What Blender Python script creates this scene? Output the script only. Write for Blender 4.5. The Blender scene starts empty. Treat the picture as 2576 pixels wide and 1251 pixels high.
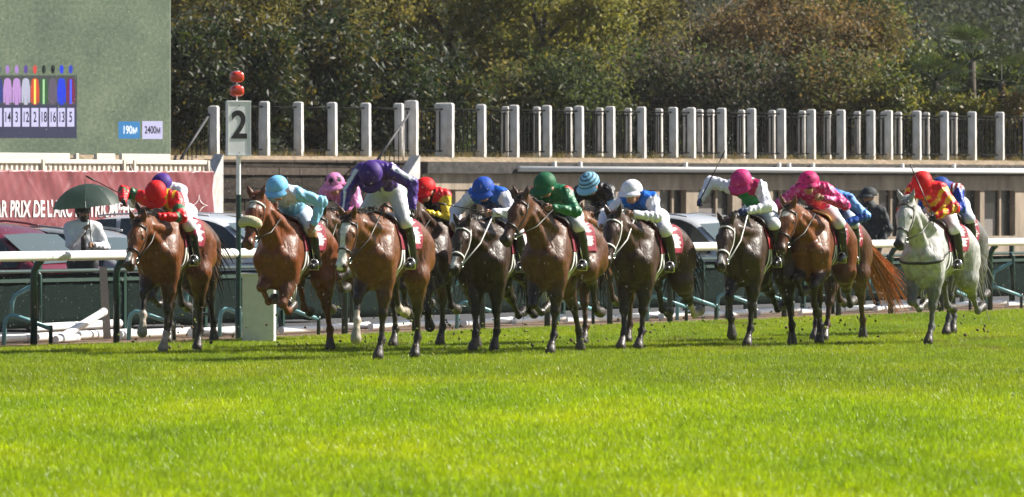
import bpy, bmesh, math, random
import numpy as np
from mathutils import Vector, Matrix

random.seed(7); rng = np.random.default_rng(7)
scene = bpy.context.scene
C = scene.collection

# ------------------------------------------------------------------ camera
F = 20000.0      # focal length in units of a 2576 px wide frame
CAMH = 1.80
cam_data = bpy.data.cameras.new('camera')
cam = bpy.data.objects.new('camera', cam_data); C.objects.link(cam)
cam.location = (0, 0, CAMH); cam.rotation_euler = (math.radians(90), 0, 0)
cam_data.sensor_width = 36.0
cam_data.lens = 36.0 * F / 2576.0
cam_data.shift_y = -124.5 / 2576.0
cam_data.clip_start = 0.5; cam_data.clip_end = 3000
cam_data.dof.use_dof = True
cam_data.dof.focus_distance = 95.0
cam_data.dof.aperture_fstop = 8.0
scene.camera = cam

# ------------------------------------------------------------------ sky, sun, exposure
SUN_EL = 39.0
SUN_AZ = math.radians(71)            # direction towards the sun, measured from +Y to +X
sun_dir = Vector((math.sin(SUN_AZ) * math.cos(math.radians(SUN_EL)),
                  math.cos(SUN_AZ) * math.cos(math.radians(SUN_EL)), math.sin(math.radians(SUN_EL))))
world = bpy.data.worlds.new('World'); scene.world = world; world.use_nodes = True
wn = world.node_tree; wn.nodes.clear()
wo = wn.nodes.new('ShaderNodeOutputWorld'); wb = wn.nodes.new('ShaderNodeBackground')
sk = wn.nodes.new('ShaderNodeTexSky'); sk.sky_type = 'NISHITA'; sk.sun_disc = False
sk.sun_elevation = math.radians(SUN_EL); sk.sun_rotation = SUN_AZ
sk.air_density = 1.0; sk.dust_density = 1.5; sk.ozone_density = 1.0
wb.inputs[1].default_value = 0.05
wn.links.new(sk.outputs[0], wb.inputs[0]); wn.links.new(wb.outputs[0], wo.inputs[0])
sd = bpy.data.lights.new('sun', 'SUN'); sun = bpy.data.objects.new('sun', sd); C.objects.link(sun)
sd.energy = 5.0; sd.angle = math.radians(0.6); sd.color = (1.0, 0.94, 0.84)
sun.rotation_euler = (-sun_dir).to_track_quat('-Z', 'Y').to_euler()
sun.location = (30, 60, 60)
scene.view_settings.view_transform = 'Standard'; scene.view_settings.look = 'None'
scene.view_settings.exposure = 0.98; scene.view_settings.gamma = 1.0
scene.view_settings.use_curve_mapping = False
scene.cycles.use_denoising = True
scene.cycles.max_bounces = 8; scene.cycles.transparent_max_bounces = 12

def W(u, v, D):
    """world point seen at (u, v) of the 2576 px frame at depth D"""
    return Vector(((u - 1288) / F * D, D, CAMH - (v - 501) / F * D))
def WX(u, D): return (u - 1288) / F * D
def WZ(v, D): return CAMH - (v - 501) / F * D
def GD(v): return CAMH * F / (v - 501)

# ------------------------------------------------------------------ helpers
def link(o, parent=None):
    C.objects.link(o)
    if parent is not None: o.parent = parent
    return o
def tag(o, label, cat, group=None, kind=None):
    o['label'] = label; o['category'] = cat
    if group: o['group'] = group
    if kind: o['kind'] = kind
    return o
def thing(name, label, cat, loc=(0, 0, 0), rz=0.0, group=None):
    o = bpy.data.objects.new(name, None); link(o)
    o.empty_display_size = .2
    o.location = loc; o.rotation_euler = (0, 0, rz)
    return tag(o, label, cat, group)
def struct(o, kind='structure'):
    o['kind'] = kind; return o

def mesh_np(name, V, Q, mat=None, col=None, smooth=True):
    """mesh from numpy verts and an (n,3|4) face array"""
    V = np.asarray(V, np.float32); Q = np.asarray(Q, np.int32)
    me = bpy.data.meshes.new(name)
    n = Q.shape[1]
    me.vertices.add(len(V)); me.vertices.foreach_set('co', V.ravel())
    me.loops.add(Q.size); me.loops.foreach_set('vertex_index', Q.ravel())
    me.polygons.add(len(Q)); me.polygons.foreach_set('loop_start', np.arange(0, Q.size, n, dtype=np.int32))
    if smooth: me.polygons.foreach_set('use_smooth', np.ones(len(Q), bool))
    if col is not None:
        at = me.color_attributes.new('Col', 'FLOAT_COLOR', 'POINT')
        c = np.ones((len(V), 4), np.float32); c[:, :3] = col
        at.data.foreach_set('color', c.ravel())
    me.update(); me.validate()
    if mat: me.materials.append(mat)
    return me

class MB:
    """collects shapes; build() links them as ONE mesh object"""
    def __init__(s): s.v = []; s.f = []; s.c = []; s.cur = (1, 1, 1)
    def poly(s, pts, faces):
        o = len(s.v); s.v += [tuple(p) for p in pts]; s.c += [s.cur] * len(pts)
        s.f += [tuple(i + o for i in f) for f in faces]; return s
    def box(s, c, size, rz=0.0, M=None):
        hx, hy, hz = size[0] / 2, size[1] / 2, size[2] / 2
        p = [Vector((x, y, z)) for x in (-hx, hx) for y in (-hy, hy) for z in (-hz, hz)]
        R = M if M is not None else Matrix.Rotation(rz, 3, 'Z')
        p = [R @ q + Vector(c) for q in p]
        return s.poly(p, [(0, 1, 3, 2), (4, 6, 7, 5), (0, 4, 5, 1), (2, 3, 7, 6), (0, 2, 6, 4), (1, 5, 7, 3)])
    def bbox(s, c, size, b, rz=0.0):
        """box with chamfered edges"""
        h = [size[0] / 2, size[1] / 2, size[2] / 2]; bm = bmesh.new()
        bmesh.ops.create_cube(bm, size=1)
        for v in bm.verts: v.co = Vector((v.co.x * size[0], v.co.y * size[1], v.co.z * size[2]))
        bmesh.ops.bevel(bm, geom=bm.edges[:], offset=b, segments=2, affect='EDGES', profile=.6)
        R = Matrix.Rotation(rz, 3, 'Z'); bm.verts.index_update()
        s.poly([R @ v.co + Vector(c) for v in bm.verts], [[v.index for v in f.verts] for f in bm.faces]); bm.free(); return s
    def tube(s, pts, r, n=8, caps=True, flat=None):
        """tube along points; r number or list; flat=(axis vector, factor) squashes the section"""
        pts = [Vector(p) for p in pts]; m = len(pts)
        rs = r if hasattr(r, '__len__') else [r] * m
        o = len(s.v); prev = None; ring = []
        for i, p in enumerate(pts):
            d = (pts[min(i + 1, m - 1)] - pts[max(i - 1, 0)]).normalized()
            if prev is None:
                a = Vector((0, 0, 1)) if abs(d.z) < .9 else Vector((1, 0, 0))
                x = d.cross(a).normalized()
            else: x = (prev - d * prev.dot(d)).normalized()
            prev = x; y = d.cross(x)
            for k in range(n):
                t = 2 * math.pi * k / n; q = (x * math.cos(t) + y * math.sin(t)) * rs[i]
                if flat: ax = Vector(flat[0]).normalized(); q -= ax * q.dot(ax) * (1 - flat[1])
                ring.append(p + q)
        fs = [(i * n + k, i * n + (k + 1) % n, (i + 1) * n + (k + 1) % n, (i + 1) * n + k) for i in range(m - 1) for k in range(n)]
        if caps: fs += [tuple(reversed(range(n))), tuple((m - 1) * n + k for k in range(n))]
        return s.poly(ring, fs)
    def sphere(s, c, r, nu=12, nv=8, sc=(1, 1, 1)):
        pts = []; fs = []
        for j in range(nv + 1):
            ph = math.pi * j / nv
            for i in range(nu):
                th = 2 * math.pi * i / nu
                pts.append((c[0] + r * sc[0] * math.sin(ph) * math.cos(th), c[1] + r * sc[1] * math.sin(ph) * math.sin(th), c[2] + r * sc[2] * math.cos(ph)))
        for j in range(nv):
            for i in range(nu):
                fs.append((j * nu + i, (j + 1) * nu + i, (j + 1) * nu + (i + 1) % nu, j * nu + (i + 1) % nu))
        return s.poly(pts, fs)
    def prism(s, poly, z0, z1):
        n = len(poly); pts = [(x, y, z0) for x, y in poly] + [(x, y, z1) for x, y in poly]
        return s.poly(pts, [tuple(reversed(range(n))), tuple(range(n, 2 * n))] + [(i, (i + 1) % n, n + (i + 1) % n, n + i) for i in range(n)])
    def mesh(s, name, mat, smooth=False, col=False):
        me = bpy.data.meshes.new(name); me.from_pydata([tuple(p) for p in s.v], [], s.f)
        if col:
            at = me.color_attributes.new('Col', 'FLOAT_COLOR', 'POINT')
            c = np.ones((len(s.v), 4), np.float32); c[:, :3] = s.c; at.data.foreach_set('color', c.ravel())
        bm = bmesh.new(); bm.from_mesh(me); bmesh.ops.remove_doubles(bm, verts=bm.verts, dist=1e-5)
        bmesh.ops.recalc_face_normals(bm, faces=bm.faces); bm.to_mesh(me); bm.free()
        if smooth: me.polygons.foreach_set('use_smooth', np.ones(len(me.polygons), bool))
        if smooth == 'auto':
            try: me.set_sharp_from_angle(angle=math.radians(38))
            except Exception: pass
        me.materials.append(mat); me.update(); return me
    def build(s, name, mat, parent=None, smooth=False, col=False):
        return link(bpy.data.objects.new(name, s.mesh(name, mat, smooth, col)), parent)

def text_mesh(name, txt, size, mat, parent, M, extrude=.002, bold=0.0, sx=1.0, align='CENTER'):
    cu = bpy.data.curves.new(name, 'FONT'); cu.body = txt; cu.size = size; cu.align_x = align; cu.align_y = 'CENTER'
    cu.extrude = extrude; cu.offset = bold
    o = bpy.data.objects.new(name + '_curve', cu); C.objects.link(o)
    dg = bpy.context.evaluated_depsgraph_get(); dg.update()
    me = bpy.data.meshes.new_from_object(o.evaluated_get(dg))
    bpy.data.objects.remove(o); bpy.data.curves.remove(cu)
    me.transform(M @ Matrix.Diagonal((sx, 1, 1, 1)))
    me.materials.clear(); me.materials.append(mat); me.name = name
    return link(bpy.data.objects.new(name, me), parent)

# ------------------------------------------------------------------ materials
MATS = {}
def mat(name, color=(.5, .5, .5), rough=.6, metal=0.0, spec=.5, noise=0.0, nscale=8.0, bump=0.0, bscale=40.0, attr=False,
        coat=0.0, trans=0.0, tcol=None, col2=None, detail=4.0, stretch=None, emit=None, alpha=None):
    if name in MATS: return MATS[name]
    m = bpy.data.materials.new(name); m.use_nodes = True; nt = m.node_tree; N = nt.nodes; L = nt.links
    b = N['Principled BSDF']; out = N['Material Output']
    b.inputs['Roughness'].default_value = rough; b.inputs['Metallic'].default_value = metal
    b.inputs['Specular IOR Level'].default_value = spec
    b.inputs['Coat Weight'].default_value = coat; b.inputs['Coat Roughness'].default_value = .18
    tc = N.new('ShaderNodeTexCoord'); co = tc.outputs['Object']
    if stretch:
        mp = N.new('ShaderNodeMapping'); mp.inputs['Scale'].default_value = stretch; L.new(co, mp.inputs[0]); co = mp.outputs[0]
    src = None
    if attr:
        a = N.new('ShaderNodeAttribute'); a.attribute_name = 'Col'; src = a.outputs['Color']
    else:
        r = N.new('ShaderNodeRGB'); r.outputs[0].default_value = (*color, 1); src = r.outputs[0]
    if noise > 0 or col2:
        n = N.new('ShaderNodeTexNoise'); n.inputs['Scale'].default_value = nscale; n.inputs['Detail'].default_value = detail
        n.inputs['Roughness'].default_value = .65
        L.new(co, n.inputs['Vector'])
        if col2:
            rp = N.new('ShaderNodeMapRange'); rp.inputs[1].default_value = .38; rp.inputs[2].default_value = .62; L.new(n.outputs[0], rp.inputs[0])
            mx = N.new('ShaderNodeMix'); mx.data_type = 'RGBA'; L.new(rp.outputs[0], mx.inputs[0])
            L.new(src, mx.inputs[6]); mx.inputs[7].default_value = (*col2, 1); src = mx.outputs[2]
        if noise > 0:
            rp = N.new('ShaderNodeMapRange'); rp.inputs[1].default_value = .25; rp.inputs[2].default_value = .75
            rp.inputs[3].default_value = 1 - noise; rp.inputs[4].default_value = 1 + noise
            n2 = N.new('ShaderNodeTexNoise'); n2.inputs['Scale'].default_value = nscale * 2.7; n2.inputs['Detail'].default_value = detail
            L.new(co, n2.inputs['Vector']); L.new(n2.outputs[0], rp.inputs[0])
            vm = N.new('ShaderNodeVectorMath'); vm.operation = 'SCALE'; L.new(src, vm.inputs[0]); L.new(rp.outputs[0], vm.inputs['Scale']); src = vm.outputs[0]
    L.new(src, b.inputs['Base Color'])
    if bump > 0:
        n = N.new('ShaderNodeTexNoise'); n.inputs['Scale'].default_value = bscale; n.inputs['Detail'].default_value = 5
        L.new(co, n.inputs['Vector'])
        bp = N.new('ShaderNodeBump'); bp.inputs['Strength'].default_value = bump; bp.inputs['Distance'].default_value = .02
        L.new(n.outputs[0], bp.inputs['Height']); L.new(bp.outputs[0], b.inputs['Normal'])
    if trans > 0:
        t = N.new('ShaderNodeBsdfTranslucent'); ms = N.new('ShaderNodeMixShader'); ms.inputs[0].default_value = trans
        if tcol:
            vm = N.new('ShaderNodeVectorMath'); vm.operation = 'MULTIPLY'; L.new(src, vm.inputs[0]); vm.inputs[1].default_value = tcol
            L.new(vm.outputs[0], t.inputs[0])
        else: L.new(src, t.inputs[0])
        L.new(b.outputs[0], ms.inputs[1]); L.new(t.outputs[0], ms.inputs[2]); L.new(ms.outputs[0], out.inputs[0])
    if emit:
        L.new(src, b.inputs['Emission Color']); b.inputs['Emission Strength'].default_value = emit
    MATS[name] = m; return m

def coat_material():
    m = mat('horse_coat', rough=.33, spec=.34, noise=.35, nscale=7, attr=True, coat=.08); nt = m.node_tree; N = nt.nodes; L = nt.links; b = N['Principled BSDF']
    tc = N.new('ShaderNodeTexCoord')
    def nz(sc, det, stretch):
        mp = N.new('ShaderNodeMapping'); mp.inputs['Scale'].default_value = stretch; L.new(tc.outputs['Object'], mp.inputs[0])
        n = N.new('ShaderNodeTexNoise'); n.inputs['Scale'].default_value = sc; n.inputs['Detail'].default_value = det; n.inputs['Distortion'].default_value = .6; L.new(mp.outputs[0], n.inputs['Vector']); return n.outputs[0]
    b1 = N.new('ShaderNodeBump'); b1.inputs['Strength'].default_value = .7; b1.inputs['Distance'].default_value = .035; L.new(nz(11, 4, (1, 1, .35)), b1.inputs['Height'])
    b2 = N.new('ShaderNodeBump'); b2.inputs['Strength'].default_value = .7; b2.inputs['Distance'].default_value = .008; L.new(nz(48, 4, (1, 1, .2)), b2.inputs['Height']); L.new(b1.outputs[0], b2.inputs['Normal']); L.new(b2.outputs[0], b.inputs['Normal'])
    r = N.new('ShaderNodeMapRange'); r.inputs[1].default_value = .35; r.inputs[2].default_value = .65; r.inputs[3].default_value = .30; r.inputs[4].default_value = .62; L.new(nz(14, 4, (1, 1, .6)), r.inputs[0]); L.new(r.outputs[0], b.inputs['Roughness'])
    return m
M_COAT = coat_material()
M_HAIR = mat('horse_hair', rough=.5, spec=.4, noise=.2, nscale=20, attr=True)
M_SILK = mat('jockey_silk', rough=.42, spec=.45, noise=.06, nscale=12, bump=1.0, bscale=15, attr=True)
M_BREECH = mat('breeches_cloth', rough=.6, noise=.06, nscale=10, bump=.5, bscale=14, attr=True)
M_BOOT = mat('boot_leather', rough=.28, spec=.6, attr=True, noise=.1)
M_SKIN = mat('skin', rough=.5, noise=.08, nscale=30, attr=True)
M_CAP = mat('cap_silk', rough=.62, spec=.28, noise=.10, nscale=14, bump=.4, bscale=13, attr=True)
M_LEATHER = mat('black_leather', (.02, .017, .015), rough=.4, noise=.2)
M_BROWNLEATHER = mat('brown_leather', (.10, .04, .018), rough=.45, noise=.2)
M_TANLEATHER = mat('tan_leather', (.55, .30, .07), rough=.5, noise=.15)
M_WEB = mat('white_webbing', (.75, .75, .72), rough=.6, noise=.08)
M_STEEL = mat('steel', (.65, .65, .66), rough=.25, metal=1.0)
M_CLOTH = mat('saddle_cloth', rough=.7, attr=True, noise=.06)
M_FLEECE = mat('sheepskin', (.62, .56, .40), rough=.95, noise=.2, nscale=40, bump=1.0, bscale=70)
M_GOGGLE = mat('goggle_lens', (.012, .012, .014), rough=.12, spec=.7)
# ------------------------------------------------------------------ smooth-union bodies (distance field + surface nets)
class Body:
    """a list of tapered, smoothly blended limbs"""
    def __init__(s): s.p = []
    def cone(s, a, b, ra, rb, k=.05, lab='', sq=1.0, n=(0, 1, 0)):
        a = np.array(a, float); b = np.array(b, float)
        if np.abs(a - b).max() < 1e-6: b = b + np.array((1e-4, 0, 0))
        n = np.array(n, float); n /= np.linalg.norm(n)
        s.p.append((a, b, ra, rb, k, lab, sq, n)); return s
    def ball(s, c, r, k=.05, lab='', sq=1.0, n=(0, 1, 0)): return s.cone(c, c, r, r, k, lab, sq, n)
    @staticmethod
    def d1(q, P):
        a, b, ra, rb, k, lab, sq, n = P
        x = q[0] - a[0]; y = q[1] - a[1]; z = q[2] - a[2]
        if sq != 1.0:
            g = (x * n[0] + y * n[1] + z * n[2]) * (1 / sq - 1)
            x = x + g * n[0]; y = y + g * n[1]; z = z + g * n[2]
        ba = b - a
        if sq != 1.0: ba = ba + n * ba.dot(n) * (1 / sq - 1)
        t = np.clip((x * ba[0] + y * ba[1] + z * ba[2]) / ba.dot(ba), 0, 1)
        x = x - t * ba[0]; y = y - t * ba[1]; z = z - t * ba[2]
        d = np.sqrt(x * x + y * y + z * z) - (ra + t * (rb - ra))
        return d * (1.0 if sq == 1 else (.5 + .5 * sq)), t
    def eval(s, Q, off=0.0):
        Q = np.atleast_2d(Q); q = (Q[:, 0], Q[:, 1], Q[:, 2]); D = np.full(len(Q), 1.0)
        for P in s.p:
            d, _ = s.d1(q, P); D = s.smin(D, d, P[4])
        return D - off
    @staticmethod
    def smin(a, b, k):
        h = np.clip(.5 + .5 * (a - b) / k, 0, 1)
        return a * (1 - h) + b * h - k * h * (1 - h)
    def nearest(s, V):
        q = (V[:, 0], V[:, 1], V[:, 2]); best = np.full(len(V), 9.0); idx = np.zeros(len(V), int); tt = np.zeros(len(V))
        for i, P in enumerate(s.p):
            d, t = s.d1(q, P); m = d < best
            best[m] = d[m]; idx[m] = i; tt[m] = t[m]
        return idx, tt
    def mesh(s, h, off=0.0, relax=1):
        lo = np.min([np.minimum(P[0] - P[2], P[1] - P[3]) for P in s.p], 0) - off - .06
        hi = np.max([np.maximum(P[0] + P[2], P[1] + P[3]) for P in s.p], 0) + off + .06
        n = np.ceil((hi - lo) / h).astype(int) + 1
        G = np.full(n, .5, np.float32); ax = [lo[i] + h * np.arange(n[i]) for i in range(3)]
        for P in s.p:
            m = max(P[2], P[3]) + P[4] + off + .05
            i0 = np.maximum(((np.minimum(P[0], P[1]) - m - lo) / h).astype(int), 0)
            i1 = np.minimum(((np.maximum(P[0], P[1]) + m - lo) / h).astype(int) + 2, n)
            sl = tuple(slice(i0[i], i1[i]) for i in range(3))
            q = (ax[0][sl[0]][:, None, None], ax[1][sl[1]][None, :, None], ax[2][sl[2]][None, None, :])
            d, _ = s.d1(q, P)
            G[sl] = s.smin(G[sl], d, P[4])
        V, Q = surface_nets(G - off, lo, h)
        for _ in range(relax): V = relax_mesh(V, Q)
        return V, Q

def surface_nets(G, org, h):
    S = G < 0; n = np.array(G.shape)
    c = np.zeros(n - 1, np.int8)
    for i in (0, 1):
        for j in (0, 1):
            for k in (0, 1): c += S[i:n[0] - 1 + i, j:n[1] - 1 + j, k:n[2] - 1 + k]
    mix = (c > 0) & (c < 8); cells = np.argwhere(mix); idx = np.full(n - 1, -1, np.int32); idx[mix] = np.arange(len(cells))
    acc = np.zeros((len(cells), 3)); cnt = np.zeros(len(cells))
    off = [np.array(o) for o in ((0, 0, 0), (1, 0, 0), (0, 1, 0), (1, 1, 0), (0, 0, 1), (1, 0, 1), (0, 1, 1), (1, 1, 1))]
    val = [G[tuple((cells + o).T)] for o in off]
    for a in range(8):
        for b in range(a + 1, 8):
            if np.abs(off[a] - off[b]).sum() != 1: continue
            f0, f1 = val[a], val[b]; m = (f0 < 0) != (f1 < 0)
            t = (f0[m] / (f0[m] - f1[m]))[:, None]
            acc[m] += off[a] + t * (off[b] - off[a]); cnt[m] += 1
    V = (cells + acc / cnt[:, None]) * h + org
    quads = []
    for axis in range(3):
        b, d = (axis + 1) % 3, (axis + 2) % 3
        sl0 = [slice(1, -1)] * 3; sl1 = [slice(1, -1)] * 3
        sl0[axis] = slice(0, -1); sl1[axis] = slice(1, None)
        s0 = S[tuple(sl0)]; m = s0 != S[tuple(sl1)]
        e = np.argwhere(m); ins = s0[m]
        e[:, b] += 1; e[:, d] += 1
        def cell(ob, od):
            q = e.copy(); q[:, b] += ob; q[:, d] += od; return idx[tuple(q.T)]
        Q = np.stack([cell(-1, -1), cell(0, -1), cell(0, 0), cell(-1, 0)], 1)
        Q[~ins] = Q[~ins][:, ::-1]; quads.append(Q)
    return V, np.concatenate(quads)

def relax_mesh(V, Q, w=.5):
    acc = np.zeros_like(V); cnt = np.zeros(len(V))
    for i in range(4):
        a = Q[:, i]; b = Q[:, (i + 1) % 4]
        for k in range(3):
            acc[:, k] += np.bincount(a, V[b, k], len(V)) + np.bincount(b, V[a, k], len(V))
        cnt += np.bincount(a, minlength=len(V)) + np.bincount(b, minlength=len(V))
    return V * (1 - w) + w * acc / np.maximum(cnt, 1)[:, None]

def surf(body, o, d, far=.9, off=.006):
    """first hit of rays coming IN towards o along -d, pushed out by off (arrays of points)"""
    o = np.atleast_2d(o); d = np.atleast_2d(d); ts = np.linspace(far, 0, 60)
    P = o[:, None, :] + d[:, None, :] * ts[None, :, None]
    v = body.eval(P.reshape(-1, 3)).reshape(len(o), -1)
    i = np.argmax(v < 0, axis=1); i = np.maximum(i, 1); r = np.arange(len(o))
    v0 = v[r, i - 1]; v1 = v[r, i]; f = np.clip(v0 / np.maximum(v0 - v1, 1e-6), 0, 1)
    t = ts[i - 1] + (ts[i] - ts[i - 1]) * f
    return o + d * (t + off)[:, None]

def ring_on(body, c, axis, ref, angs, off=.006, far=.5):
    """points where a plane through c, normal axis, meets the body; ref is angle 0"""
    axis = np.array(axis, float); axis /= np.linalg.norm(axis)
    ref = np.array(ref, float); ref -= axis * ref.dot(axis); ref /= np.linalg.norm(ref); oth = np.cross(axis, ref)
    d = np.array([math.cos(a) * ref + math.sin(a) * oth for a in angs])
    return surf(body, np.repeat(np.array(c, float)[None], len(angs), 0), d, far, off)

def strap(mb, P, nrm_c, w, th=.004, closed=False):
    """a flat ribbon along points P; nrm_c is the centre the ribbon faces away from (or list)"""
    P = [Vector(p) for p in P]; m = len(P); pts = []
    for i, p in enumerate(P):
        if closed: d = P[(i + 1) % m] - P[(i - 1) % m]
        else: d = P[min(i + 1, m - 1)] - P[max(i - 1, 0)]
        cc = Vector(nrm_c[i]) if hasattr(nrm_c[0], '__len__') else Vector(nrm_c)
        nn = (p - cc); nn -= d * (nn.dot(d) / max(d.dot(d), 1e-9)); nn.normalize(); s = d.cross(nn).normalized() * (w / 2)
        pts += [p + s, p - s, p - s + nn * th, p + s + nn * th]
    fs = []
    for i in range(m if closed else m - 1):
        a = i * 4; b = ((i + 1) % m) * 4
        for k in range(4): fs.append((a + k, a + (k + 1) % 4, b + (k + 1) % 4, b + k))
    if not closed: fs += [(0, 1, 2, 3), ((m - 1) * 4 + 3, (m - 1) * 4 + 2, (m - 1) * 4 + 1, (m - 1) * 4)]
    mb.poly(pts, fs)

def ik(a, b, l1, l2, hint):
    a = np.array(a, float); b = np.array(b, float); v = b - a; L = np.linalg.norm(v); Lc = min(L, (l1 + l2) * .995)
    u = v / L; b2 = a + u * Lc
    x = (l1 * l1 - l2 * l2 + Lc * Lc) / (2 * Lc); y = math.sqrt(max(l1 * l1 - x * x, 0))
    h = np.array(hint, float); h -= u * h.dot(u); h /= np.linalg.norm(h)
    return a + u * x + h * y, b2
# ------------------------------------------------------------------ race horses
RAIL_DIR = Vector((.3954, .9185, 0))
HRZ = math.atan2(-.9185, -.3954)
def sag(a, y=0.0):
    a = math.radians(a); return np.array((math.sin(a), y, -math.cos(a)))
#            forearm, cannon, pastern (degrees ahead of straight down)
FORE = dict(P=(3, 1, 30), Q=(-9, -12, 22), R=(30, 26, 48), F=(74, -48, -100), f=(60, -22, -62), g=(34, -66, -112), T=(50, 20, 12), U=(44, -2, -8), V=(66, 4, -30), B=(-26, -34, 5), S=(16, 12, 36))
#            thigh, gaskin, cannon, pastern
HIND = dict(P=(24, -24, -6, 24), R=(52, 2, 24, 40), B=(0, -58, -52, -105), L=(54, -62, -22, -80), M=(36, -36, 8, 30), X=(8, -38, -28, -10))

def lerp(a, b, t): return a + (b - a) * t
def hexlin(h):
    c = [int(h[i:i + 2], 16) / 255 for i in (0, 2, 4)]
    return np.array([x / 12.92 if x <= .04045 else ((x + .055) / 1.055) ** 2.4 for x in c])

def strands(mb, rows, n=3):
    """tapered locks of hair: rows of (point list, radius, colour)"""
    for pts, r, col in rows:
        mb.cur = col
        m = len(pts); mb.tube(pts, [r * (1 - .85 * (i / (m - 1)) ** 1.5) for i in range(m)], n=n, caps=False)

def horse(label, u, D, coat, legs, neck=40, pitch=58, yaw=0, hyaw=0, rz=0.0, airborne=0.0, bridle='dark', seed=1, fleece=False,
          cloth='maroon', hands=None, size=1.05, breast=False, tail_up=0.0, tail_side=-.25, foot=None, seat='black', arcwhite=True, group='race horses'):
    R = random.Random(seed); B = Body()
    K = dict(k=.07)
    for s in (1, -1): pass
    B.cone((.36, 0, 1.17), (-.12, 0, 1.19), .325, .295, .09, 'body', .76)
    B.cone((-.12, 0, 1.24), (-.52, 0, 1.26), .26, .25, .12, 'body', .88)
    B.cone((-.45, 0, 1.31), (-.74, 0, 1.25), .19, .155, .10, 'body')
    B.cone((.46, 0, 1.43), (.16, 0, 1.39), .105, .09, .12, 'body', .7)
    B.cone((.2, 0, 1.32), (-.3, 0, 1.33), .13, .14, .10, 'body')
    B.ball((.53, 0, 1.12), .20, .10, 'body')
    B.cone((.50, 0, .89), (.10, 0, .90), .145, .125, .10, 'body', .9)
    for s in (1, -1):
        B.cone((.34, .105 * s, 1.42), (.60, .135 * s, 1.09), .085, .120, .05, 'body')
        B.cone((.665, .082 * s, 1.14), (.60, .075 * s, .93), .098, .082, .012, 'body')
        B.cone((.50, .175 * s, 1.20), (.60, .165 * s, 1.03), .062, .070, .014, 'body')
        B.cone((.30, .150 * s, 1.28), (.46, .150 * s, .98), .085, .095, .022, 'body')
        B.cone((.22, .165 * s, 1.05), (-.1, .16 * s, 1.02), .07, .06, .06, 'body')
        B.cone((-.48, .110 * s, 1.29), (-.62, .135 * s, 1.06), .180, .180, .07, 'body')
        B.cone((-.75, .085 * s, 1.22), (-.67, .12 * s, .98), .11, .105, .04, 'body')
        B.ball((-.38, .155 * s, 1.41), .062, .07, 'body')
    # legs --------------------------------------------------------
    hoofs = {}; joints = {}; J = {}
    for key in ('fr', 'fl', 'hr', 'hl'):
        s = 1 if key[1] == 'l' else -1
        pose = legs[key]
        if key[0] == 'f':
            a1, a2, a3 = FORE[pose] if isinstance(pose, str) else pose
            E = np.array((.47, .122 * s, .875))
            kn = E + sag(a1) * .32; kn[1] = .100 * s
            fe = kn + sag(a2) * .25; fe[1] = .085 * s
            co = fe + sag(a3) * .11; co[1] = .08 * s
            ho = co + sag(min(a3, 50) if a3 > 0 else a3) * .085
            J[key] = [None, E, kn, fe, co, ho, a1, a2]
        else:
            th, ga, ca, a3 = HIND[pose] if isinstance(pose, str) else pose
            H = np.array((-.57, .145 * s, 1.20))
            st = H + sag(th) * .34; st[1] = .175 * s
            hk = st + sag(ga) * .375; hk[1] = .135 * s
            fe = hk + sag(ca) * .315; fe[1] = .125 * s
            co = fe + sag(a3) * .11; co[1] = .12 * s
            ho = co + sag(min(a3, 50) if a3 > 0 else a3) * .085
            J[key] = [H, st, hk, fe, co, ho, ga, ca]
    ground = min(j[5][2] for j in J.values())
    for key in J:                                   # standing legs all reach the turf
        if legs[key] in ('P', 'Q', 'S', 'X', 'M'):
            dz = J[key][5][2] - ground
            if 0 < dz < .2:
                J[key][2] = J[key][2] + np.array((0, 0, -dz * .5))
                for q in (3, 4, 5): J[key][q] = J[key][q] + np.array((0, 0, -dz))
    for key in ('fr', 'fl', 'hr', 'hl'):
        s = 1 if key[1] == 'l' else -1
        if key[0] == 'f':
            _, E, kn, fe, co, ho, a1, a2 = J[key]
            B.cone((.57, .135 * s, 1.06), E, .115, .098, .04, key + 'u')
            B.cone(E, lerp(E, kn, .5), .104, .080, .04, key + '0'); B.cone(lerp(E, kn, .5), kn, .076, .047, .03, key + '0')
            B.ball(kn + sag(a1) * .01, .056, .025, key + '1')
            B.cone(kn, lerp(kn, fe, .55), .042, .030, .02, key + '1', .92); B.cone(lerp(kn, fe, .55), fe, .030, .033, .02, key + '1', .92)
            bk = sag(a2 + 90) * -.018
            B.ball(fe + bk * .8, .047, .022, key + '2'); B.cone(fe, co, .034, .036, .015, key + '2')
        else:
            H, st, hk, fe, co, ho, ga, ca = J[key]
            B.cone(H, st, .18, .125, .06, key + 'u'); B.ball(st, .125, .05, key + 'u')
            B.cone(st, lerp(st, hk, .45), .125, .092, .05, key + '0'); B.cone(lerp(st, hk, .45), hk, .092, .050, .04, key + '0')
            bk = sag(ca + 90) * -.03
            B.cone(hk + bk * 1.2 - sag(ca) * .02, hk + bk * .4 + sag(ca) * .05, .034, .036, .03, key + '1')
            B.ball(hk, .058, .03, key + '1')
            B.cone(hk, lerp(hk, fe, .5), .046, .033, .02, key + '1', .9); B.cone(lerp(hk, fe, .5), fe, .033, .035, .02, key + '1', .9)
            B.ball(fe + sag(ca + 90) * -.014, .048, .022, key + '2'); B.cone(fe, co, .036, .038, .015, key + '2')
        B.cone(co, ho, .045, .064, .008, key + 'h', .95)
        hoofs[key] = ho; joints[key] = (fe, co, ho)
    zmin = min(h[2] - .058 for h in hoofs.values())
    # neck and head ---------------------------------------------------
    e, yw = math.radians(neck), math.radians(yaw)
    nv = np.array((math.cos(e) * math.cos(yw), math.cos(e) * math.sin(yw), math.sin(e)))
    lat = np.array((-math.sin(yw), math.cos(yw), 0.0)); nu = np.cross(nv, lat); nu /= np.linalg.norm(nu)
    B0 = np.array((.50, 0, 1.33)); P = B0 + nv * .66
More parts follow.
